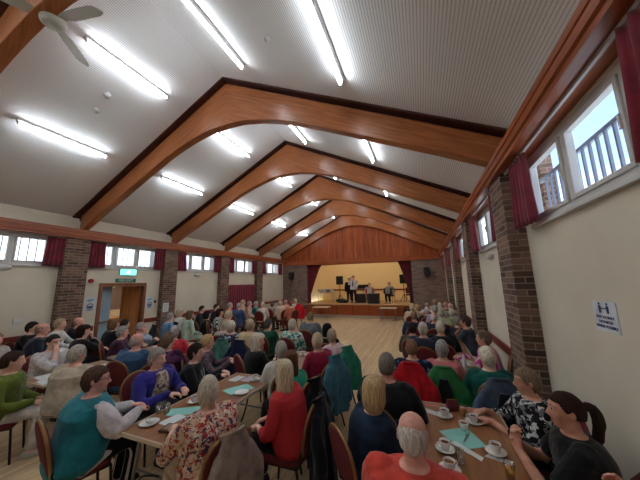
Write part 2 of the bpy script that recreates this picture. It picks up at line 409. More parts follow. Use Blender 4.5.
# windows
wn = 1
grille = plain('grille_metal', (120, 130, 146), .5, .3)
bays = ['first', 'second', 'third', 'fourth', 'fifth', 'rear']
def window(x, sgn, a, b, npan, k):
    global wn
    xf, xg = x+sgn*.005, x+sgn*.055
    lo_, hi_ = sorted((xf, xg)); bm = bmesh.new(); t = .055
    box(bm, lo_, a, WZ0, hi_, b, WZ0+t); box(bm, lo_, a, WZ1-t, hi_, b, WZ1)
    cuts = [a+(b-a)*i/npan for i in range(npan+1)]
    for i, c in enumerate(cuts):
        c0 = c if i == 0 else (c-t if i == npan else c-t/2); box(bm, lo_, c0, WZ0+t, hi_, c0+t, WZ1-t)
    # opening sashes inside the frame
    for i in range(npan):
        p, q = cuts[i]+t*.6, cuts[i+1]-t*.6
        l2, h2 = sorted((x-sgn*.008, x+sgn*.045)); s = .032
        box(bm, l2, p, WZ0+t, h2, q, WZ0+t+s); box(bm, l2, p, WZ1-t-s, h2, q, WZ1-t)
        box(bm, l2, p, WZ0+t+s, h2, p+s, WZ1-t-s); box(bm, l2, q-s, WZ0+t+s, h2, q, WZ1-t-s)
    o = struct(obj('window_%d' % wn, bm, white_up, bevel=.004))
    for i in range(npan):
        g0, g1 = sorted((x+sgn*.028, x+sgn*.034))
        obj('pane', B(g0, cuts[i]+.03, WZ0+.04, g1, cuts[i+1]-.03, WZ1-.04), glass, o)
        h0, h1 = sorted((x-sgn*.03, x-sgn*.008))
        if sgn > 0: obj('handle', B(h0*.5+h1*.5, cuts[i]+.052, WZ0+.28, h1, cuts[i]+.066, WZ0+.37), white_up, o)
    s0, s1 = sorted((x-sgn*.04, x+sgn*.06))
    obj('sill', B(s0, a-.03, WZ0-.03, s1, b+.03, WZ0), white_up, o, bevel=.004)
    # security bars outside
    if YP[0] < a:
        gx = x+sgn*(.36 if sgn < 0 else .13)
        g = empty('window_grille', (gx, (a+b)/2, WZ0), label='grey metal security bars outside the %s %s wall window counted from the near end' % (bays[k], 'left' if sgn < 0 else 'right'), cat='window bars', group='security bars outside the windows')
        yy = a+.08
        for z in (.02, .45 if sgn > 0 else .64):
            bm = bmesh.new(); box(bm, -.012, (a-b)/2-.1, z, .012, (b-a)/2+.1, z+.03); obj('rail', bm, grille, g)
        while yy < b:
            bm = bmesh.new(); box(bm, -.008, yy-(a+b)/2-.008, .03, .008, yy-(a+b)/2+.008, .47 if sgn > 0 else .66); obj('bar', bm, grille, g); yy += .135 if sgn < 0 else .088
    wn += 1
for k, (a, b) in enumerate(winsL): window(WL, -1, a, b, 3, k)
for k, (a, b) in enumerate(winsR): window(WR, 1, a, b, 2, k)
# brick piers outside the right wall windows
for k in range(3):
    o = obj('brick_pier', B(WR+.52, YP[k]+3.10, 0, WR+.66, YP[k]+3.45, 3.9), bricks, uv=True)
    tag(o, 'brick pier outside the %s right wall window counted from the near end' % bays[k], 'brick pier', 'brick piers outside')
# pleated curtains
def pleat(w, z0, z1, flare=.06, amp=.022, n=7, taper=None, thick=.012):
    """curtain mesh hanging in the local YZ plane, y 0..w; taper(t)->(y0,y1) edges at t from top(0) to bottom(1)"""
    bm = bmesh.new(); NU, NV = n*8, 14; front = []; back = []
    for j in range(NV+1):
        t = j/NV; z = z1+(z0-z1)*t
        e0, e1 = taper(t) if taper else (-flare*t, w+flare*t)
        rf, rb = [], []
        for i in range(NU+1):
            s = i/NU; y = e0+(e1-e0)*s
            x = amp*(.5+.7*t)*math.sin(2*math.pi*n*s+.6*math.sin(5*s)+.5*t) + amp*.4*math.sin(4*math.pi*n*s+1.3)
            rf.append(bm.verts.new((x+thick/2, y, z))); rb.append(bm.verts.new((x-thick/2, y, z)))
        front.append(rf); back.append(rb)
    for j in range(NV):
        for i in range(NU):
            bm.faces.new((front[j][i], front[j][i+1], front[j+1][i+1], front[j+1][i]))
            bm.faces.new((back[j][i], back[j+1][i], back[j+1][i+1], back[j][i+1]))
    for j in range(NV):
        bm.faces.new((front[j][0], front[j+1][0], back[j+1][0], back[j][0])); bm.faces.new((front[j][NU], back[j][NU], back[j+1][NU], front[j+1][NU]))
    for i in range(NU):
        bm.faces.new((front[0][i], back[0][i], back[0][i+1], front[0][i+1])); bm.faces.new((front[NV][i], front[NV][i+1], back[NV][i+1], back[NV][i]))
    bmesh.ops.recalc_face_normals(bm, faces=bm.faces)
    return bm
ordn = {0: 'nearest', 1: 'second', 2: 'third', 3: 'fourth', 4: 'farthest'}
def curtain(x, y, w, z0, z1, label, group, **kw):
    o = obj('curtain', pleat(w, z0, z1, **kw), m_curt, smooth=True, loc=(x, y, 0)); return tag(o, label, 'curtain', group)
rodm = plain('white_rail', (200, 196, 200), .35)
for k, yp in enumerate(YP[:5]):
    for (x, nm, yy) in ((-7.75, 'left', [(yp+.25, .36), (yp+1.98, .34)]), (.97, 'right', [(yp+.07, .40), (yp+1.72, .36)])):
        if nm == 'left' and k == 0: yy = yy[1:]
        for j, (y, w_) in enumerate(yy):
            curtain(x, y, w_, 2.40, 3.06, 'short maroon curtain at the %s end of the %s %s wall window' % ('near' if (j == 0 and len(yy) == 2) else 'far', ordn[k], nm), 'short maroon window curtains', flare=.035, n=5)
        rx = x
        o = obj('curtain_rail', B(rx-.01, yp+.22, 3.055, rx+.01, yp+2.32, 3.078), rodm)
        tag(o, 'slim white curtain rail over the %s %s wall window' % (ordn[k], nm), 'curtain rail', 'curtain rails')
curtain(-7.80, YP[3]+.26, 1.98, .08, 1.88, 'long maroon curtain hanging below the fourth left wall window', None, n=16, flare=0)
# ------------------------------------------------------------------ ceiling lights, fan, detectors
tubem = emit('fluorescent_tube', (240, 248, 255), 9.0)
battm = plain('batten_white', (190, 190, 188), .5)
rows = [(-2.6, 'outer left'), (-.92, 'inner left'), (.92, 'inner right'), (2.6, 'outer right')]
bayname = ['nearest', 'second', 'third', 'fourth', 'farthest', 'added unseen rear']
for k in range(-1, 5):  # the unseen bay behind the camera is added to brighten the foreground
    y = 2.37+2.523*k
    for dx, rn in rows:
        x = XM+dx; z = cz(x); th = math.atan(SL)*(1 if dx < 0 else -1)
        L = empty('ceiling_light', (x, y, z), label='white fluorescent tube light on the ceiling, %s row, %s bay' % (rn, bayname[k]), cat='ceiling light', group='fluorescent tube lights on the ceiling')
        L.rotation_euler = (0, -th, 0)
        obj('batten', B(-.026, -.65, -.06, .026, .65, .002), plain('batten_enamel', (196, 196, 194), .5), L, bevel=.005)
        bm = bmesh.new(); tube(bm, [(0, -.62, -.095), (0, .62, -.095)], .019, 12); obj('tube', bm, tubem, L, smooth=True)
        for s in (-1, 1): obj('end_cap', B(-.018, s*.635-.012, -.122, .018, s*.635+.012, -.06), battm, L, bevel=.003)
fanm = plain('fan_grey_white', (196, 198, 190), .4)
fx, fy, fz = -3.78, 1.22, 5.0
F = empty('ceiling_fan', (fx, fy, fz), label='pale grey three bladed ceiling fan hanging from the roof, upper left', cat='ceiling fan')
bm = bmesh.new(); lathe(bm, [(.02, -.08), (.07, -.075), (.11, -.05), (.12, 0), (.11, .045), (.06, .07), (.03, .10)], 24); obj('motor_housing', bm, fanm, F, smooth=True)
bm = bmesh.new(); lathe(bm, [(.013, .08), (.013, cz(fx)-fz)], 12); obj('down_rod', bm, fanm, F, smooth=True)
bm = bmesh.new(); lathe(bm, [(.03, cz(fx)-fz-.10), (.06, cz(fx)-fz-.03), (.065, cz(fx)-fz)], 20); obj('canopy', bm, fanm, F, smooth=True)
for a in (12, 128, 248):
    d = Vector((math.cos(R(a)), math.sin(R(a)), 0)); s = Vector((-d.y, d.x, 0))
    bm = bmesh.new(); rs = []
    for t, wd in ((.10, .035), (.16, .05), (.22, .068), (.40, .072), (.56, .072), (.62, .06), (.65, .03)):
        p = d*t; tw = Vector((0, 0, .018)); rs.append([p+s*wd+tw+Vector((0,0,.004)), p+s*wd+tw-Vector((0,0,.004)), p-s*wd-tw-Vector((0,0,.004)), p-s*wd-tw+Vector((0,0,.004))])
    rings(bm, rs); bmesh.ops.recalc_face_normals(bm, faces=bm.faces); obj('blade', bm, fanm, F)
for (x, y, nm) in ((-4.88, 2.37, 'nearer the tube light'), (-5.22, 2.40, 'lower on the left slope')):
    th = -math.atan(SL)
    o = empty('smoke_detector', (x, y, cz(x)), label='round white smoke detector on the left ceiling slope, %s' % nm, cat='smoke detector'); o.rotation_euler = (0, th, 0)
    bm = bmesh.new(); lathe(bm, [(.03, -.05), (.045, -.045), (.052, -.02), (.055, .002)], 20); obj('housing', bm, white_up, o, smooth=True)
    bm = bmesh.new(); lathe(bm, [(.02, -.062), (.026, -.06), (.028, -.045)], 16); obj('sensor', bm, battm, o.children[0], smooth=True)
x = -1.65; o = empty('smoke_detector', (x, 2.46, cz(x)), label='small white sensor on the right ceiling slope between two tube lights', cat='smoke detector'); o.rotation_euler = (0, math.atan(SL), 0)
bm = bmesh.new(); lathe(bm, [(.02, -.045), (.035, -.035), (.04, .002)], 18); obj('housing', bm, white_up, o, smooth=True)
bm = bmesh.new(); lathe(bm, [(.012, -.055), (.014, -.045)], 12); obj('sensor', bm, battm, o.children[0], smooth=True)

# ------------------------------------------------------------------ stage
ST = .70; SY = D; SB = D+3.3
plat = empty('stage', (XM, D, 0), label='raised stage with varnished wood front at the end of the hall', cat='stage')
def W2(o): o.location = (-XM, -D, 0); return o
W2(obj('front_panel', B(-6.27, D-.02, .14, -.45, D+.03, ST-.03), w_stage, plat))
W2(obj('plinth', B(-6.27, D-.03, 0, -.45, D+.03, .14), plain('pale_plinth', (176, 164, 146), .7), plat))
W2(obj('stage_floor', B(-6.6, D-.06, ST-.03, -.1, SB, ST), w_sfloor, plat))
struct(obj('wall_stage_back', B(-7.2, SB, 0, .5, SB+.1, 3.6), plain('stage_cream', (232, 214, 168), .8)))
struct(obj('wall_stage_left', B(-7.0, D+.3, 0, -6.9, SB, 3.6), MATS['stage_cream']))
struct(obj('wall_stage_right', B(.2, D+.3, 0, .3, SB, 3.6), MATS['stage_cream']))
struct(obj('ceiling_stage', B(-7.2, D+.1, 3.3, .5, SB+.1, 3.4), MATS['stage_cream']))
struct(obj('trim_60', B(-6.9, SB-.03, 1.32, .2, SB, 1.42), w_rail))
struct(obj('trim_61', B(-6.9, D+1.0, 2.95, .2, D+1.12, 3.3), MATS['header_board']))
for k, x in enumerate((-5.2, -3.4, -1.6)):
    L = empty('stage_light', (x, D+1.6, 3.3), label='white tube light over the stage, %s' % ('left', 'middle', 'right')[k], cat='ceiling light', group='tube lights over the stage')
    obj('batten', B(-.6, -.03, -.05, .6, .03, .002), battm, L)
    bm = bmesh.new(); tube(bm, [(-.58, 0, -.075), (.58, 0, -.075)], .014, 8); obj('tube', bm, emit('stage_tube', (255, 240, 214), 15.0) if k == 0 else MATS['stage_tube'], L, smooth=True)
def tap(w_): return lambda t: (0, w_-(w_-.22)*min(1, t*1.25)**.8 if t < .8 else .22+.02*math.sin(8*t))
for s, nm in ((0, 'left'), (1, 'right')):
    bm = pleat(.95, ST+.02, 2.93, n=9, amp=.035, taper=tap(.95 if s == 0 else .72))
    o = obj('stage_curtain', bm, m_curt, smooth=True)
    if s == 0: o.location = (-6.32, D+.16, 0); o.rotation_euler = (0, 0, -R(90))
    else: o.location = (-.40, D+.22, 0); o.rotation_euler = (0, 0, R(90))
    tag(o, 'maroon stage curtain swept to the %s of the stage opening' % nm, 'curtain')
darkw = plain('dark_step_wood', (58, 40, 34), .6)
for (xa, xb, nm) in ((-7.15, -6.3, 'left'), (-.95, .1, 'right')):
    s = empty('stage_steps', ((xa+xb)/2, D-.5, 0), label='dark wooden steps up to the stage at its %s end' % nm, cat='steps')
    for i in range(3):
        obj('tread', B(-(xb-xa)/2, -.45+.28*i, .14+.18*i, (xb-xa)/2, .45, .175+.18*i), darkw, s)
        obj('riser', B(-(xb-xa)/2+.02, -.42+.28*i, .18*i+(.0 if i == 0 else -.005), (xb-xa)/2-.02, .44, .14+.18*i), darkw, s)
    if nm == 'left': bm = bmesh.new(); tube(bm, [(-.40, -.4, 0), (-.40, -.4, 1.0), (-.40, .3, 1.45)], .02); obj('handrail', bm, darkw, s)
metal = plain('steel_leg', (150, 146, 140), .35, .8)
pale_top = plain('pale_table_top', (206, 190, 162), .5)
for (xa, xb, nm) in ((-5.62, -4.72, 'left'), (-2.05, -1.25, 'right')):
    t = empty('side_table', ((xa+xb)/2, D-.55, 0), label='small pale folding table standing in front of the stage, %s one' % nm, cat='table', group='small tables before the stage')
    h = (xb-xa)/2
    obj('tabletop', B(-h, -.28, .58, h, .28, .61), pale_top, t, bevel=.006)
    for sx in (-1, 1):
        for sy in (-1, 1):
            bm = bmesh.new(); tube(bm, [(sx*(h-.05), sy*.23, .58), (sx*(h-.08), sy*.25, .01)], .013, 8); obj('leg', bm, metal, t)
blk = plain('black_speaker', (26, 26, 28), .6); dgrey = plain('dark_grey_cabinet', (62, 60, 60), .7)
def pa(x, y, nm):
    s = empty('speaker_stand', (x, y, ST), label='black tripod speaker stand on the stage, %s' % nm, cat='speaker stand')
    bm = bmesh.new(); tube(bm, [(0, 0, .12), (0, 0, 1.05)], .018, 8); obj('pole', bm, blk, s)
    for a in (30, 150, 270):
        bm = bmesh.new(); tube(bm, [(0, 0, .45), (.3*math.cos(R(a)), .3*math.sin(R(a)), .012)], .012, 6); obj('leg', bm, blk, s)
    q = empty('loudspeaker', (x, y, ST+1.05), label='black box loudspeaker on the tripod stand on stage, %s' % nm, cat='loudspeaker')
    cb_ = obj('cabinet', B(-.19, -.16, 0, .19, .16, .52), blk, q, bevel=.02)
    obj('grille', B(-.165, -.175, .03, .165, -.158, .49), plain('speaker_grille', (40, 40, 42), .8), cb_, bevel=.005)
pa(-4.85, D+1.9, 'left of the singer'); pa(-1.0, D+1.9, 'right of the band')
for (x, nm) in ((-7.17, 'left'), (.27, 'right')):
    q = empty('wall_speaker', (x, D, 2.12), label='black speaker mounted on the brick wall %s of the stage' % nm, cat='loudspeaker', group='wall speakers beside the stage')
    bm = bmesh.new(); rings(bm, [[Vector((-.15*k, -.12-.0, z)) if i == 0 else Vector(p) for i, p in enumerate([(-.15*k, -.12, z), (.15*k, -.12, z), (.12*k, -.34, z-.02), (-.12*k, -.34, z-.02)])] for z, k in ((0, .85), (.08, 1), (.36, 1), (.42, .85))]); bmesh.ops.recalc_face_normals(bm, faces=bm.faces)
    obj('cabinet', bm, blk, q, bevel=.01)
    bm = bmesh.new(); tube(bm, [(0, .0, -.1), (0, -.16, -.08), (0, -.2, .06)], .02, 8); obj('bracket', bm, blk, q)
# stage gear
for (x, y, wd, h, lab) in ((-2.55, D+.75, .62, .55, 'dark grey amplifier box in front of the seated accordion player'), (-3.35, D+1.2, .5, .5, 'black equipment case on stage beside the singer')):
    q = empty('amplifier', (x, y, ST), label=lab, cat='amplifier')
    obj('cabinet', B(-wd/2, -.2, 0, wd/2, .2, h), dgrey if h > .52 else blk, q, bevel=.015)
    obj('front_grille', B(-wd/2+.04, -.212, .05, wd/2-.04, -.198, h-.06), MATS['speaker_grille'], q)
q = empty('music_stand', (-3.3, D+1.7, ST), label='black music stand behind the equipment case on stage', cat='music stand')
obj('desk', B(-.42, -.02, .78, .42, .02, 1.02), blk, q, bevel=.005)
bm = bmesh.new(); tube(bm, [(0, 0, .8), (0, 0, .05)], .015, 6); obj('pole', bm, blk, q)
for a in (90, 210, 330):
    bm = bmesh.new(); tube(bm, [(0, 0, .2), (.24*math.cos(R(a)), .24*math.sin(R(a)), .01)], .01, 6); obj('foot', bm, blk, q)
q = empty('display_table', (-5.55, D+1.3, ST), label='small table with metal legs at the left of the stage', cat='table')
obj('tabletop', B(-.5, -.25, .56, .5, .25, .59), pale_top, q)
for sx in (-1, 1):
    for sy in (-1, 1): bm = bmesh.new(); tube(bm, [(sx*.44, sy*.2, .56), (sx*.44, sy*.2, .0)], .014, 6); obj('leg', bm, metal, q)
for i, (dx, c, nm) in enumerate(((-.36, (196, 214, 222), 'pale blue'), (-.12, (226, 230, 232), 'white'), (.12, (120, 150, 176), 'mid blue'), (.36, (206, 212, 218), 'silver white'))):
    o = obj('wrapped_prize', B(-.10, -.1, 0, .10, .1, .18+.05*(i % 2)), plain('prize_%d' % i, c, .5), loc=(-5.55+dx, D+1.3, ST+.592), bevel=.02); tag(o, '%s wrapped box on the small table at the left of the stage' % nm, 'box', 'boxes on the stage table')
bm = bmesh.new(); ell(bm, (0, 0, .13), (.34, .2, .13)); ell(bm, (.25, .02, .10), (.2, .16, .10)); o = obj('equipment_bag', bm, blk, smooth=True, loc=(-4.5, D+.95, ST)); tag(o, 'black soft equipment bag lying on the stage left of the singer', 'bag')

# ------------------------------------------------------------------ left wall fittings
redm = plain('alarm_red', (180, 24, 28), .4)
def disc(name, x, y, z, r, dep, mat, sgn=1):
    bm = bmesh.new(); lathe(bm, [(r, 0), (r, dep*.7), (r*.8, dep)], 20); bmesh.ops.rotate(bm, verts=bm.verts, matrix=Matrix.Rotation(R(90)*sgn, 3, 'Y')); return obj(name, bm, mat, smooth=False, loc=(x, y, z))
tag(disc('fire_alarm_sounder', WL, 3.97, 2.06, .055, .06, redm), 'round red fire alarm sounder beside the left exit doorway', 'fire alarm')
for (x, y, z, s, lab) in ((WL, 2.42, 2.40-.06, 1, 'white oval emergency light on the left wall at the picture edge'), (WL, 7.3, 2.27, 1, 'white oval emergency light below the third left wall window'), (WR, 4.85, 2.27, -1, 'white oval emergency light below the second right wall window')):
    q = empty('emergency_light', (x, y, z), label=lab, cat='emergency light')
    bm = bmesh.new(); ell(bm, (s*.03, 0, 0), (.04, .15, .06)); obj('diffuser', bm, plain('opal', (196, 200, 196), .3), q, smooth=True)
    bm = bmesh.new(); ell(bm, (s*.008, 0, 0), (.018, .165, .075)); obj('base_plate', bm, battm, q, smooth=True)
tag(obj('wall_socket', B(WL, 2.72, 1.21, WL+.03, 2.86, 1.29), white_up, bevel=.004), 'white wall socket on the cream left wall above the seated people', 'socket')
green = emit('exit_green', (20, 150, 110), .5); lit = emit('exit_lit', (70, 235, 205), 1.6); wlet = emit('exit_white', (220, 250, 240), 1.0)
E_ = empty('exit_sign', (WL, 4.82, 2.22), label='lit green running man exit light above the left doorway', cat='exit sign')
obj('housing', B(0, -.22, .0, .06, .22, .17), battm, E_, bevel=.01)
obj('lit_panel', B(.058, -.205, .012, .066, .205, .158), lit, E_)
bm = bmesh.new()
for p, r in (([(0, .02, .128)], .013),): ell(bm, (.068, .02, .132), (.004, .014, .014), 10, 6)
for a, b in (((.02, .115), (-.005, .07)), ((.02, .108), (.055, .095)), ((.015, .11), (-.03, .10)), ((-.005, .07), (.035, .055)), ((.035, .055), (.03, .025)), ((-.005, .07), (-.04, .045)), ((-.04, .045), (-.065, .05))):
    tube(bm, [(.068, a[0], a[1]), (.068, b[0], b[1])], .007, 6)
obj('running_man', bm, wlet, E_)
S_ = empty('fire_exit_board', (WL, 4.81, 2.07), label='green sign board reading FIRE EXIT directly under the exit light', cat='sign')
obj('board', B(0, -.27, -.055, .012, .27, .055), plain('sign_green', (24, 112, 84), .4), S_, bevel=.003)
text('lettering', 'FIRE EXIT', .095, plain('sign_white', (226, 230, 226), .5), S_, (.014, 0, 0), (R(90), 0, R(90)))
# posters either side of the door
blue = plain('poster_blue', (36, 62, 120), .5); lblue = plain('poster_light_blue', (130, 170, 206), .5); paper = plain('poster_paper', (206, 212, 214), .6)
def poster(y, z, nm):
    P = empty('mask_poster', (WL, y, z), label='white notice with blue face mask symbol %s the left doorway' % nm, cat='poster', group='face mask notices')
    obj('sheet', B(0, -.11, -.17, .004, .11, .17), paper, P)
    bm = bmesh.new(); rs = []
    for rr in (.075, .055):
        rs.append([Vector((.006, rr*math.cos(2*math.pi*k/24), -.055+rr*math.sin(2*math.pi*k/24))) for k in range(24)])
    rings(bm, [rs[0], [p+Vector((.001, 0, 0)) for p in rs[0]], [p+Vector((.001, 0, 0)) for p in rs[1]], rs[1]], cap=False); obj('mask_ring', bm, blue, P)
    bm = bmesh.new(); ell(bm, (.006, 0, -.07), (.002, .05, .03), 16, 8); obj('mask_symbol', bm, blue, P)
    bm = bmesh.new(); ell(bm, (.006, -.03, .09), (.002, .05, .035), 14, 8); ell(bm, (.006, .04, .11), (.002, .035, .025), 14, 8); obj('hand_symbol', bm, lblue, P)
    obj('caption_bar', B(.004, -.08, -.155, .006, .08, -.14), blue, P)
poster(4.02, 1.48, 'left of'); poster(5.56, 1.40, 'right of')
tag(obj('door_control', B(WL, 5.70, 1.38, WL+.025, 5.75, 1.46), plain('charcoal_plastic', (40, 40, 44), .5)), 'small dark switch on the wall right of the doorway', 'switch')
N_ = empty('pilaster_notice', (-7.676, 5.98, 1.22), label='white notice sheet fixed to the second brick pilaster from the left', cat='notice')
obj('sheet', B(0, -.10, -.14, .004, .10, .14), paper, N_)
for i in range(5): obj('text_line', B(.004, -.07, .08-.045*i, .005, .07-.02*(i % 2), .09-.045*i), plain('grey_print', (120, 124, 132), .7), N_)
# right wall distancing sign
G = empty('distancing_sign', (WR, 2.26, 1.645), label='white sign on the right wall asking people to keep socially distanced', cat='sign')
obj('sheet', B(-.006, -.115, -.095, 0, .115, .095), plain('sign_sheet', (214, 220, 226), .5), G)
bm = bmesh.new()
for s in (-1, 1):
    ell(bm, (-.009, s*.038, .080), (.002, .009, .009), 10, 6)
    rings(bm, [[Vector((-.007-i*.003, s*.038+dy, z)) for dy, z in ((-.011, .068), (.011, .068), (.008, .022), (-.008, .022))] for i in (0, 1)])
tube(bm, [(-.009, -.026, .052), (-.009, .026, .052)], .004, 6)
bmesh.ops.recalc_face_normals(bm, faces=bm.faces); obj('distancing_symbol', bm, plain('sign_navy', (34, 50, 104), .5), G)
for i, (s, sz) in enumerate((('KEEP SOCIALLY', .025), ('DISTANCED', .025), ('WHERE POSSIBLE', .027))):
    text('lettering', s, sz, MATS['sign_navy'], G, (-.008, 0, -.005-.03*i), (R(90), 0, R(-90)))
# doorway with open leaves and the lobby beyond
dm = wood('door_frame_wood', (112, 64, 40), (150, 92, 60), (9, 9, .9), .45)
bm = bmesh.new(); y0, y1, zt = DOOR
box(bm, WL-.31, y0-.05, 0, WL+.02, y0+.03, zt+.06); box(bm, WL-.31, y1-.03, 0, WL+.02, y1+.05, zt+.06); box(bm, WL-.31, y0+.03, zt-.03, WL+.02, y1-.03, zt+.06)
d = struct(obj('door_1', bm, dm))
leaf = obj('door_leaf', B(-.02, .0, .01, .02, .54, zt-.02), plain('pale_blue_door', (150, 178, 194), .4), d, loc=(WL-.06, y0+.02, 0)); leaf.rotation_euler = (0, 0, R(35))
obj('push_bar', B(.02, .08, .95, .05, .46, 1.0), metal, leaf)
leaf = obj('door_leaf', B(-.02, -.54, .01, .02, 0, zt-.04), w_door, d, loc=(WL-.10, y1-.04, 0)); leaf.rotation_euler = (0, 0, R(-68))
obj('door_handle', B(.02, -.50, .95, .05, -.46, 1.12), metal, leaf)
struct(obj('wall_lobby', B(WL-2.6, 2.6, 0, WL-2.5, 8.0, 2.25), plain('lobby_beige', (196, 180, 146), .8)))
struct(obj('wall_lobby_near', B(WL-2.6, 2.5, 0, WL-.3, 2.6, 2.25), MATS['lobby_beige'])); struct(obj('wall_lobby_far', B(WL-2.6, 8.0, 0, WL-.3, 8.1, 2.25), MATS['lobby_beige']))
struct(obj('ceiling_lobby', B(WL-2.6, 2.5, 2.25, WL-.3, 8.1, 2.32), cream)); struct(obj('floor_lobby', B(WL-2.6, 2.5, -.1, WL-.3, 8.1, 0), plain('lobby_floor', (120, 84, 66), .6)))
L = empty('lobby_light', (WL-1.4, 5.6, 2.25), label='white ceiling light panel in the lobby beyond the doorway', cat='ceiling light')
obj('frame', B(-.3, -.3, -.02, .3, .3, 0), battm, L); obj('diffuser', B(-.27, -.27, -.03, .27, .27, -.018), emit('lobby_panel', (255, 246, 230), 7), L)
q = empty('lobby_sideboard', (WL-2.2, 6.3, 0), label='red brown wooden sideboard seen through the left doorway', cat='sideboard')
obj('body', B(-.25, -.6, 0, .25, .6, .82), plain('red_brown_wood', (122, 56, 36), .45), q, bevel=.006); obj('top', B(-.28, -.63, .82, .28, .63, .86), w_door, q, bevel=.006)
for s in (-1, 1): obj('cupboard_door', B(.25, s*.3-.28, .1, .266, s*.3+.28, .78), w_door, q, bevel=.004)
q = empty('serving_arch', (WL-2.5, 6.35, 1.1), label='dark arched opening in the lobby wall above the sideboard', cat='hatch')
bm = bmesh.new(); pr = [(-.5, 0), (.5, 0)]+[(.5*math.cos(R(a)), .55+.35*math.sin(R(a))) for a in range(0, 181, 15)]
rings(bm, [[Vector((x, y, z)) for y, z in pr] for x in (-.02, .03)]); bmesh.ops.recalc_face_normals(bm, faces=bm.faces); obj('shutter', bm, plain('arch_brown', (104, 84, 72), .7), q)

bpy.context.view_layer.update()
for o in list(COL.objects):                       # bring the measured hall to real size
    if o.parent is None and o.type != 'CAMERA': o.location = o.location*HS; o.scale = o.scale*HS
D, ST, WR, WL = D*HS, ST*HS, WR*HS, WL*HS
KT = 1.127                                         # table-top coordinates were measured for the lower eye height
# ------------------------------------------------------------------ chairs and tables
pad = plain('maroon_upholstery', (104, 26, 34), .8, var=6, scale=20); gold = plain('gold_piping', (150, 112, 66), .4, .5); bronze = plain('bronze_frame', (52, 42, 36), .4, .7)
def rrect(w, h, top_r):
    """outline of an arched chair back in XZ: bottom at z=0"""
    P = [(-w*.40, 0), (w*.40, 0), (w*.47, h*.25), (w*.5, h*.5)]
    for a in range(0, 181, 15): P.append((w*.5*math.cos(R(a)), h-w*.42+w*.42*math.sin(R(a))))
    P += [(-w*.5, h*.5), (-w*.47, h*.25)]
    return P
def make_chair():
    c = empty('banquet_chair')
    # seat: rounded cushion
    bm = bmesh.new(); o_ = []
    for z, k in ((.40, .90), (.415, 1), (.45, 1), (.47, .95), (.478, .8)):
        o_.append([Vector((.215*k*math.copysign(abs(math.cos(t))**.5, math.cos(t)), .02+.21*k*math.copysign(abs(math.sin(t))**.5, math.sin(t)), z)) for t in [2*math.pi*i/28 for i in range(28)]])
    rings(bm, o_); obj('seat', bm, pad, c, smooth=True)
    P = rrect(.42, .42, .2)
    def bk(x, z, off): return Vector((x, -.20-.10*z/.42*.9+off, .50+z))
    bm = bmesh.new(); rs = []
    cx = 0; cz_ = .21
    for off, k in ((-.022, .80), (-.018, .93), (0, .97), (.020, .93), (.03, .75)):
        rs.append([bk(cx+(x-cx)*k, cz_+(z-cz_)*k, off) for x, z in P])
    rings(bm, rs); bmesh.ops.recalc_face_normals(bm, faces=bm.faces); br_ = obj('backrest', bm, pad, c, smooth=True)
    bm = bmesh.new(); loop = [bk(x, z, 0) for x, z in P]; loop = loop[1:]+[loop[0]]
    tube(bm, loop, .013, 8); obj('back_rim', bm, gold, br_, smooth=True)
    bm = bmesh.new()
    for s in (-1, 1): tube(bm, [(s*.185, -.15, .41), (s*.185, -.185, .44), (s*.18, -.205, .56)], .012, 8)
    tube(bm, [(-.19, .20, .40), (.19, .20, .40)], .011, 8); tube(bm, [(-.19, -.16, .40), (.19, -.16, .40)], .011, 8); tube(bm, [(-.19, -.16, .40), (-.19, .2, .40)], .011, 8); tube(bm, [(.19, -.16, .40), (.19, .2, .40)], .011, 8)
    obj('seat_frame', bm, bronze, c, smooth=True)
    for s in (-1, 1):
        bm = bmesh.new(); tube(bm, [(s*.19, .20, .40), (s*.195, .235, .012)], .012, 8); obj('leg', bm, bronze, c, smooth=True)
        bm = bmesh.new(); tube(bm, smoothpts([(s*.19, -.15, .40), (s*.195, -.20, .2), (s*.20, -.27, .012)], 4), .012, 8); obj('leg', bm, bronze, c, smooth=True)
    return c
CH = make_chair(); chair_used = [False]
def chair(x, y, a, label, group='maroon banquet chairs'):
    if not chair_used[0]: c = CH; chair_used[0] = True
    else: c = copy_tree(CH)
    c.location = (x, y, 0); c.rotation_euler = (0, 0, R(a)); return tag(c, label, 'chair', group)
edge = plain('cream_edge_band', (196, 178, 156), .5)
def table(x0, y0, x1, y1, label, h=.72):
    x0, y0, x1, y1 = x0*KT, y0*KT, x1*KT, y1*KT
    t = empty('folding_table', ((x0+x1)/2, (y0+y1)/2, 0), label=label, cat='table', group='wood effect folding tables')
    a, b = (x1-x0)/2, (y1-y0)/2
    obj('tabletop', B(-a+.012, -b+.012, h-.026, a-.012, b-.012, h), w_table, t)
    bm = bmesh.new()
    for q in ((-a, -b, a, -b+.013), (-a, b-.013, a, b), (-a, -b+.013, -a+.013, b-.013), (a-.013, -b+.013, a, b-.013)): box(bm, q[0], q[1], h-.032, q[2], q[3], h+.001)
    obj('edge_band', bm, edge, t)
    for sy in (-1, 1):
        for sx in (-1, 1):
            bm = bmesh.new(); tube(bm, [(sx*(a-.09), sy*(b-.16), h-.03), (sx*(a-.07), sy*(b-.10), .012)], .014, 8); obj('leg', bm, metal, t, smooth=True)
        bm = bmesh.new(); tube(bm, [(-a+.08, sy*(b-.13), .36), (a-.08, sy*(b-.13), .36)], .010, 6); obj('cross_bar', bm, metal, t)
    obj('apron', B(-a+.08, -b+.14, h-.06, a-.08, b-.14, h-.026), bronze, t)
    return t
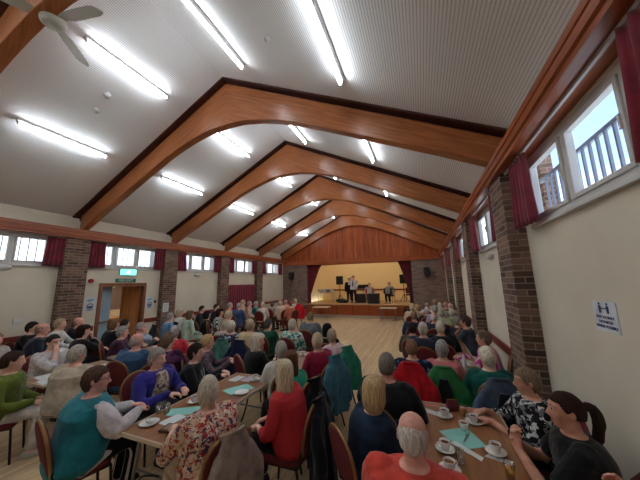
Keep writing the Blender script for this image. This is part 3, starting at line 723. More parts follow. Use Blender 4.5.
# ------------------------------------------------------------------ people
JOBS = []   # (object, raw mesh, voxel, smooth iterations, post)
def job(name, bm, parent, mats, voxel, it, post=None):
    bmesh.ops.recalc_face_normals(bm, faces=bm.faces)
    me = bpy.data.meshes.new(name+'_raw'); bm.to_mesh(me); bm.free()
    o = bpy.data.objects.new(name, me); COL.objects.link(o); o.parent = parent
    md = o.modifiers.new('r', 'REMESH'); md.mode = 'VOXEL'; md.voxel_size = voxel
    ms = o.modifiers.new('s', 'SMOOTH'); ms.factor = .5; ms.iterations = it
    JOBS.append((o, mats, post)); return o
def flush():
    bpy.context.view_layer.update(); dg = bpy.context.evaluated_depsgraph_get()
    new = []
    for o, mats, post in JOBS: new.append(bpy.data.meshes.new_from_object(o.evaluated_get(dg)))
    for (o, mats, post), me in zip(JOBS, new):
        o.modifiers.clear(); old = o.data; o.data = me; bpy.data.meshes.remove(old); me.name = o.name
        me.materials.clear()
        for m in mats: me.materials.append(m)
        for p in me.polygons: p.use_smooth = True; p.material_index = 0
        if post: post(me)
    JOBS.clear()
def ering(c, rx, ry, n=20, p=2.4): # super-ellipse horizontal ring
    o = []
    for k in range(n):
        t = 2*math.pi*k/n; ct, st = math.cos(t), math.sin(t)
        o.append(Vector((c[0]+rx*math.copysign(abs(ct)**(2/p), ct), c[1]+ry*math.copysign(abs(st)**(2/p), st), c[2])))
    return o
HEADR = [(-.124, .048, .020, .022), (-.116, .044, .036, .042), (-.095, .032, .050, .062), (-.07, .020, .059, .078), (-.035, .006, .067, .091), (0, 0, .073, .097), (.035, -.004, .076, .099), (.065, -.007, .072, .094), (.09, -.009, .057, .077), (.105, -.010, .038, .053), (.114, -.010, .016, .022)]
def head_bm(bm, Mh, fem):
    def T(v): return Mh @ Vector(v)
    rings(bm, [[T(p) for p in ering((0, cy, z), rx*(.97 if fem else 1.02), ry, 20, 2.1)] for z, cy, rx, ry in HEADR])
    # nose, lips, brow, ears, cheeks
    tube(bm, [T((0, .090, .018)), T((0, .104, -.012)), T((0, .113, -.034))], [.009, .012, .016], 8)
    tube(bm, [T((-.012, .104, -.038)), T((.012, .104, -.038))], .011, 8)
    tube(bm, [T((-.022, .082, -.068)), T((0, .092, -.066)), T((.022, .082, -.068))], .0085, 8)
    tube(bm, [T((-.018, .082, -.080)), T((0, .090, -.080)), T((.018, .082, -.080))], .009, 8)
    tube(bm, [T((-.052, .072, .034)), T((-.03, .086, .037)), T((0, .090, .036)), T((.03, .086, .037)), T((.052, .072, .034))], .009, 8)
    for s in (-1, 1):
        e = bmesh.new(); ell(e, (0, 0, 0), (.011, .022, .034), 10, 8)
        Me = Mh @ Matrix.Translation((s*.080, -.012, -.006)) @ Matrix.Rotation(s*R(14), 4, 'Z') @ Matrix.Rotation(R(-10), 4, 'X')
        for v in e.verts: v.co = Me @ v.co
        tm = bpy.data.meshes.new('t'); e.to_mesh(tm); e.free(); bm.from_mesh(tm); bpy.data.meshes.remove(tm)
        ell_c = T((s*.040, .055, -.03)); ell(bm, ell_c, (.026, .026, .026), 8, 6)
def hand_bm(bm, wpos, d, nrm, side, sc=1, curl=.5):
    """palm, four unequal bent fingers and a thumb from the side of the palm"""
    d = d.normalized(); s = d.cross(nrm).normalized(); n = s.cross(d).normalized()
    def T(a, b, c): return wpos + (s*a*side + d*b + n*c)*sc
    rings(bm, [[T(x*wd, y, z*th) for x, z in ((-1, -.6), (-.6, -1), (.6, -1), (1, -.6), (1, .6), (.6, 1), (-.6, 1), (-1, .6))] for y, wd, th in ((-.02, .026, .018), (.015, .034, .017), (.055, .041, .015), (.088, .040, .012), (.096, .034, .007))])
    for i, (x, L) in enumerate(((.030, .066), (.010, .076), (-.011, .070), (-.031, .052))):
        p = [T(x*.95, .080, 0), T(x, .092+L*.35, -.004-.010*curl), T(x*.98, .090+L*.68, -.012-.034*curl), T(x*.95, .088+L*.85, -.022-.062*curl)]
        tube(bm, p, [.0092, .0085, .0078, .0068], 8)
    tube(bm, [T(.026, .012, -.004), T(.050, .042, -.012-.010*curl), T(.056, .070, -.020-.018*curl), T(.050, .092, -.024-.026*curl)], [.0125, .011, .0095, .008], 8)
def limb(bm, P, Rr, sub=3):
    Q = smoothpts(P, sub); n = len(P)-1; rr = []
    for i in range(len(Q)):
        t = i/sub; k = min(int(t), n-1); u = t-k; rr.append(Rr[k]*(1-u)+Rr[k+1]*u)
    tube(bm, Q, rr, 10)
HAIRP = {  # style: (front hairline, ear line, nape line, thickness, lower reach, width, noise)
 'short': (.50, -.22, -.92, .11, None, 0, .05), 'perm': (.46, -.30, -.90, .19, None, 0, .09), 'man': (.54, -.02, -.72, .10, None, 0, .025),
 'crop': (.50, -.04, -.78, .08, None, 0, .04), 'fringe': (1.6, .02, -.70, .04, None, 0, .02), 'bob': (.46, -.9, -1.2, .16, .150, .094, .03), 'long': (.50, -.9, -1.2, .15, .27, .090, .04), 'pony': (.52, -.02, -.55, .09, None, 0, .015)}
def hair_mesh(style, Mh, mat, parent, far):
    hf, he, hn, th, reach, wid, nz = HAIRP[style]
    NU, NV = (26, 18) if far else (56, 40)
    if style == 'fringe' : hf = 9
    bm = bmesh.new(); rr = []
    seed = random.random()*50
    for j in range(1, NV):
        t = math.pi*j/NV; row = []
        for i in range(NU):
            p = 2*math.pi*i/NU
            d = Vector((math.sin(t)*math.cos(p), math.sin(t)*math.sin(p), -math.cos(t)))
            base = 1/math.sqrt((d.x/.080)**2+(d.y/.104)**2+(d.z/.118)**2)
            y = d.y/max(.001, math.hypot(d.x, d.y))*(1 if abs(d.z) < .97 else .5)
            nn0 = noise.noise(d*9+Vector((seed, 3, 0)))*.06
            if y > .35: line = he+(hf-he)*min(1, (y-.35)/.35)
            elif y > .05: line = he
            else: line = he+(hn-he)*min(1, (.05-y)/.5)
            if style == 'fringe': m = max(0, min(1, (.62-d.z+nn0*2)/.30))*max(0, min(1, (d.z-(line if y < .35 else 9))/.10+.5))
            else: m = max(0, min(1, (d.z-line)/.10+.5))
            nn = noise.noise(d*7+Vector((seed, 0, 0)))*nz + noise.noise(d*19+Vector((0, seed, 0)))*nz*.6
            out = base*(1+th*(.75+.35*max(0, d.z)+.25*max(0, -d.y))+nn)
            if reach:
                c = reach if d.z < 0 else .135
                q = 1/((abs(d.x/wid)**3+abs(d.y/.122)**3+abs(d.z/c)**3)**(1/3)); q *= 1+nn*.6
                # open in front for the face, and behind it keep the curtain of hair
                face = (d.y > .30 and d.z < .42)
                if d.z < .1: out = q
                else: out = max(out, q)
                m = 0 if face else m
                if d.y > .0 and d.z < -.75: m = 0
            inner = base*(.80 if style != 'fringe' else .93)
            row.append(Mh @ (d*(inner+(out-inner)*m)+Vector((0, -.007, .002))))
        rr.append(row)
    rings(bm, rr)
    if style == 'pony':
        ell(bm, Mh @ Vector((0, -.105, .035)), (.03, .03, .03), 10, 7)
        tube(bm, smoothpts([Mh @ Vector(p) for p in ((0, -.10, .035), (0, -.155, .03), (0, -.175, -.05), (0, -.155, -.15), (0, -.14, -.23))], 4), [.022]*2+[.03]*4+[.034]*4+[.03]*4+[.02]*2+[.008], 12)
    bmesh.ops.recalc_face_normals(bm, faces=bm.faces)
    return obj('hair', bm, mat, parent, smooth=True)
SHARED = {}
def shared(key, make):
    if key not in SHARED: SHARED[key] = make()
    return SHARED[key]
def link(name, me, parent, loc=(0, 0, 0), rz=0):
    o = bpy.data.objects.new(name, me); COL.objects.link(o); o.parent = parent; o.location = loc; o.rotation_euler = (0, 0, rz); return o
def eye_mesh():
    bm = bmesh.new(); ell(bm, (0, 0, 0), (.0125, .0125, .0105), 12, 8)
    for f in bm.faces:
        c = f.calc_center_median()
        f.material_index = 1 if (c.y > .0068) else 0
    bm.normal_update(); me = bpy.data.meshes.new('eye'); bm.to_mesh(me); bm.free()
    me.materials.append(plain('eye_white', (214, 206, 198), .3)); me.materials.append(plain('iris', (58, 48, 42), .3))
    for p in me.polygons: p.use_smooth = True
    return me
def shoe_mesh(c):
    bm = bmesh.new()
    rings(bm, [[Vector((x*w_, y, z*h)) for x, z in ((-1, .0), (1, .0), (1, .5), (.6, 1), (-.6, 1), (-1, .5))] for y, w_, h in ((-.07, .028, .06), (-.05, .037, .085), (.02, .04, .085), (.09, .045, .06), (.15, .043, .045), (.19, .03, .03))])
    bmesh.ops.recalc_face_normals(bm, faces=bm.faces); me = bpy.data.meshes.new('shoe'); bm.to_mesh(me); bm.free(); me.materials.append(plain('shoe_%d_%d_%d' % c, c, .6))
    for p in me.polygons: p.use_smooth = True
    return me
SK = {'pale': (224, 178, 158), 'pink': (222, 164, 148), 'tan': (206, 154, 130)}
def person(who, x, y, hz, a, h, hair, hc, top, bottom, pose='lap', near=0, bw=1.0, fem=True, skin='pale', sleeve=1, lean=.05, tilt=-4, glasses=False, stand=False, shoec=(36, 32, 32), eyes=True, chair_label=None, base=0, hs=.98, name=None, group=None, extra=None):
    rt = empty('person', (x, y, base), R(a), who, 'person', group)
    vox = {2: .0075, 1: .012, 0: .019}[near]; it = {2: 4, 1: 3, 0: 2}[near]
    Mh = Matrix.Translation((0, 0, hz)) @ Matrix.Rotation(R(h), 4, 'Z') @ Matrix.Rotation(R(tilt), 4, 'X') @ Matrix.Scale(hs, 4)
    sz = hz-.190; sw = (.172 if fem else .195)*(.6+.4*bw); py = -lean-.07
    pz = .50
    if stand: pz = sz-.52; py = -.03; lean = .03
    zb, zt = pz-.06, sz+.045
    TR = [(0, .165, .115), (.12, .195, .15), (.28, .192, .152), (.45, .184, .142), (.62, .188, .140), (.80, .196, .132), (.92, .184, .112), (.98, .135, .088), (1.0, .082, .070)]
    def tring(f, rx, ry, infl=0):
        yy = py+(-.025-py)*f**.9; k = bw if f < .95 else 1
        return ering((0, yy+(.02*(bw-1)*2 if .1 < f < .7 else 0), zb+(zt-zb)*f), rx*(1 if fem else 1.07)*k+infl, ry*(.5+.5*bw if f > .85 else bw)+infl, 20, 2.3)
    bm = bmesh.new()
    rings(bm, [tring(*t) for t in TR]+[ering((0, -.018, zt+.012), .060, .060), ering((0, -.012, hz-.10), .056, .058), ering((0, -.004, hz-.05), .052, .056)])
    head_bm(bm, Mh, fem)
    # arms
    el = {}; wr = {}; hd = {}; nn = {}
    for s in (-1, 1):
        e = Vector((s*(sw+.075*bw), .03, sz-.27)); wv = Vector((s*.085, .25, .63)); n_ = Vector((0, .25, 1)); dd = Vector((-s*.45, .9, -.25))
        if pose == 'table': e = Vector((s*(sw+.085), .13, sz-.235)); wv = Vector((s*.10, .36, .765)); dd = Vector((-s*.55, .85, -.05)); n_ = Vector((0, 0, 1))
        if pose == 'chin' and s > 0: e = Vector((.17, .27, .78)); wv = Vector((.055, .145, hz-.185)); dd = Vector((-.2, -.1, 1)); n_ = Vector((.3, 1, 0))
        if pose == 'chin' and s < 0: e = Vector((-.24, .14, sz-.23)); wv = Vector((-.03, .33, .765)); dd = Vector((.8, .5, 0)); n_ = Vector((0, 0, 1))
        if pose == 'clasp': e = Vector((s*.225, .15, sz-.25)); wv = Vector((s*.045, .30, sz-.12)); dd = Vector((-s*.35, .12, .9)); n_ = Vector((s*1, .5, 0))
        if pose == 'mic' and s > 0: e = Vector((.26, .10, sz-.22)); wv = Vector((.08, .26, sz+.05)); dd = Vector((-.3, .1, .8)); n_ = Vector((.5, 1, 0))
        if pose == 'raise' and s > 0: e = Vector((.26, .10, sz-.22)); wv = Vector((.08, .26, sz+.02)); dd = Vector((-.5, .3, .6)); n_ = Vector((.5, 1, 0))
        if pose == 'mic' and s < 0: e = Vector((-.25, -.02, sz-.28)); wv = Vector((-.2, .16, sz-.46)); dd = Vector((0, .4, -.7)); n_ = Vector((-1, 0, 0))
        if pose == 'side': e = Vector((s*.26, -.03, sz-.30)); wv = Vector((s*.24, .04, sz-.55)); dd = Vector((0, .15, -1)); n_ = Vector((s, 0, 0))
        if pose == 'play': e = Vector((s*.28, .05, sz-.22)); wv = Vector((s*.22, .27, sz-.16)); dd = Vector((-s*.8, .3, 0)); n_ = Vector((0, 1, .3))
        sh = Vector((s*sw, -.03, sz-.012)); el[s], wr[s], hd[s], nn[s] = e, wv, dd, n_
        q = .5+.5*bw
        limb(bm, [Vector((s*sw*.6, -.025, sz-.055)), sh-Vector((0, 0, .012)), e, wv], [.042*q, .052*q, .043*q, .028])
        if near == 0: hand_bm(bm, wv, dd, n_, s, 1.12, .4)
        else: hand_bm(bm, wv, dd, n_, s, .95 if fem else 1.05, .5)
    # legs
    kn = {}; an = {}; hp = {}
    for s in (-1, 1):
        hp[s] = Vector((s*.092*bw, py+.02, pz)); kn[s] = Vector((s*.105, py+.44, .50)); an[s] = Vector((s*.105, py+.42, .09))
        if stand: kn[s] = Vector((s*.10, 0, pz*.53)); an[s] = Vector((s*.105, -.03, .09))
        limb(bm, [hp[s], kn[s], an[s]], [.088*bw, .060, .040])
        tube(bm, [an[s]+Vector((0, -.02, -.03)), an[s]+Vector((0, .06, -.045)), an[s]+Vector((0, .14, -.058))], [.035, .036, .025], 8)
    def post(me, Mh=Mh, rt=rt):
        inv = Mh.inverted()
        for p in me.polygons:
            c = inv @ p.center
            if c.y > .07 and abs(c.x) < .024 and -.088 < c.z < -.058: p.material_index = 1
            elif c.y > .06 and .017 < abs(c.x) < .046 and .032 < c.z < .040: p.material_index = 2
    hm = hairmat(hc)
    brow = hairmat(tuple(int(.45*a_+.5*b_) for a_, b_ in zip(hc, SK[skin])))
    body = job('body', bm, rt, [skinmat(SK[skin]), plain('lips_'+skin, tuple(int(v*k) for v, k in zip(SK[skin], (.86, .66, .66))), .45), brow], vox, it, post)
    # clothes
    if isinstance(top, tuple): top = fabric(top)
    if isinstance(bottom, tuple): bottom = fabric(bottom)
    bm = bmesh.new(); g = .014+.022*max(0, bw-1)
    rings(bm, [tring(f, rx, ry, g+.004*math.sin(9*f)) for f, rx, ry in TR[:-1]]+[ering((0, -.022, zt+.004), .073, .07)])
    for s in (-1, 1):
        q = .5+.5*bw; sh = Vector((s*sw, -.03, sz-.012)); e, wv = el[s], wr[s]
        end = wv if sleeve >= 1 else (e+(wv-e)*max(0, (sleeve-.5)*2))
        if sleeve == 0: end = None
        if end is None: tube(bm, [Vector((s*sw*.6, -.025, sz-.03)), sh+(e-sh)*.10], [.078*q, .084*q], 10)
        elif sleeve <= .5: limb(bm, [Vector((s*sw*.6, -.025, sz-.03)), sh, sh+(e-sh)*.75], [.066*q, .072*q, .066*q])
        else: limb(bm, [Vector((s*sw*.6, -.025, sz-.03)), sh, e, end], [.066*q, .070*q, .060*q, .044])
    job('top', bm, rt, [top], max(.0095, vox), it)
    bm = bmesh.new()
    rings(bm, [tring(f, rx, ry, .009) for f, rx, ry in ((0, .165, .12), (.05, .18, .14), (.13, .192, .147), (.22, .186, .144))])
    for s in (-1, 1): limb(bm, [hp[s], kn[s], an[s]+Vector((0, 0, .03))], [.100*bw, .076, .060])
    job('trousers', bm, rt, [bottom], max(.014, vox), it)
    for s in (-1, 1): link('shoe', shared(('shoe', shoec), lambda: shoe_mesh(shoec)), rt, (an[s].x, an[s].y, 0))
    if hair != 'bald': hair_mesh(hair, Mh, hm, rt, near == 0)
    if eyes and near:
        for s in (-1, 1):
            p = Mh @ Vector((s*.031, .0835, .012)); link('eye', shared('eye', eye_mesh), body, p, R(h))
    if glasses:
        bm = bmesh.new()
        for s in (-1, 1):
            tube(bm, [Mh @ Vector((s*.033+.024*math.cos(t), .103-.25*abs(.024*math.cos(t)*s), .010+.018*math.sin(t))) for t in [2*math.pi*k/16 for k in range(17)]], .0022, 6)
            tube(bm, [Mh @ Vector((s*.057, .097, .014)), Mh @ Vector((s*.082, .02, .012)), Mh @ Vector((s*.084, -.015, .006))], .0022, 6)
        tube(bm, [Mh @ Vector((-.010, .106, .014)), Mh @ Vector((.010, .106, .014))], .0022, 6)
        bmesh.ops.recalc_face_normals(bm, faces=bm.faces); obj('glasses', bm, plain('glasses_frame', (44, 32, 34), .35), rt, smooth=True)
    if extra: extra(rt, Mh, dict(sz=sz, zb=zb, zt=zt, sw=sw, py=py, wr=wr, kn=kn, an=an, tring=tring))
    if chair_label and not stand:
        cy = py+.05; cx_, sx_ = math.cos(R(a)), math.sin(R(a))
        chair(x-sx_*cy, y+cx_*cy, a, chair_label)
    return rt
# ------------------------------------------------------------------ clothing patterns and extras
PT = {
 'bwfloral': pattern('bw_floral', [(0, (24, 24, 28)), (.55, (196, 196, 192)), (.8, (110, 112, 116))], 34),
 'paleshirt': pattern('pale_shirt', [(.3, (170, 166, 178)), (.6, (214, 210, 208))], 26, 'noise'),
 'vestpink': pattern('vest_pink', [(.35, (48, 44, 62)), (.6, (58, 52, 70))], 6, 'noise'),
 'sidestripe': pattern('side_stripe', [(0, (22, 22, 26)), (.9, (206, 204, 200))], 5, 'vstripe'),
 'plumscarf': pattern('plum_scarf', [(0, (60, 28, 56)), (.5, (34, 24, 34)), (.8, (104, 60, 96))], 14),
 'mauve': pattern('mauve_blouse', [(0, (96, 78, 88)), (.5, (120, 100, 106)), (.8, (76, 60, 72))], 44),
 'redfloral': pattern('red_floral', [(0, (206, 184, 160)), (.36, (164, 58, 54)), (.6, (200, 150, 120)), (.78, (70, 60, 92)), (.9, (222, 208, 190))], 52),
 'redknit': pattern('red_knit', [(0, (176, 44, 50)), (.6, (200, 62, 64))], 60, 'stripe'),
 'bwpanel': pattern('bw_panel', [(0, (28, 28, 32)), (.6, (206, 204, 200))], 9, 'vstripe'),
 'tealfloral': pattern('teal_floral', [(0, (206, 212, 204)), (.5, (92, 170, 150)), (.8, (40, 110, 104))], 26),
 'navypattern': pattern('navy_pattern', [(0, (40, 42, 60)), (.55, (176, 176, 184)), (.8, (70, 76, 110))], 22),
 'darkblue': pattern('dark_blue_top', [(.35, (20, 24, 34)), (.65, (34, 54, 78))], 5, 'noise'),
 'speckle': pattern('speckled_shirt', [(0, (26, 34, 58)), (.7, (74, 96, 134)), (.9, (150, 164, 180))], 40),
 'magenta': pattern('magenta_white', [(0, (206, 196, 196)), (.5, (198, 60, 140))], 5, 'vstripe'),
}
def white_sleeves(rt, Mh, S):
    for s in (-1, 1):
        sh = Vector((s*S['sw'], -.03, S['sz']-.012)); e = Vector((s*(S['sw']+.085), .13, S['sz']-.235)); w_ = S['wr'][s]
        bm = bmesh.new(); limb(bm, [sh+Vector((-s*.01, 0, .0)), sh+(e-sh)*.5, e, w_], [.084, .092, .084, .045])
        o = job('sleeve', bm, rt, [fabric((206, 200, 204))], .011, 4)
        o['label'] = 'white sleeve'
def blouse(rt, Mh, S):
    bm = bmesh.new(); rs = []
    for f, rx, ry in ((.10, .11, .15), (.28, .115, .152), (.45, .11, .142), (.62, .105, .140), (.80, .09, .132), (.92, .075, .112), (.985, .058, .088)):
        rs.append([p+Vector((0, .030, 0)) for p in S['tring'](f, rx*1.1, ry, .018)])
    rings(bm, rs); o = job('blouse', bm, rt, [pattern('cream_floral', [(0, (200, 188, 168)), (.5, (150, 128, 108)), (.75, (104, 92, 96))], 30)], .011, 4); o['label'] = 'cream floral blouse'
def lanyard(rt, Mh, S):
    bm = bmesh.new(); z = S['sz']
    tube(bm, smoothpts([(-.075, -.05, z+.04), (-.08, .05, z+.01), (-.05, .115, z-.10), (0, .145, z-.27), (.05, .115, z-.10), (.08, .05, z+.01), (.075, -.05, z+.04)], 4), .007, 6)
    box(bm, -.035, .135, z-.37, .035, .15, z-.27)
    bmesh.ops.recalc_face_normals(bm, faces=bm.faces); o = obj('lanyard', bm, plain('lanyard_white', (210, 210, 208), .5), rt); o['label'] = 'white lanyard and badge'

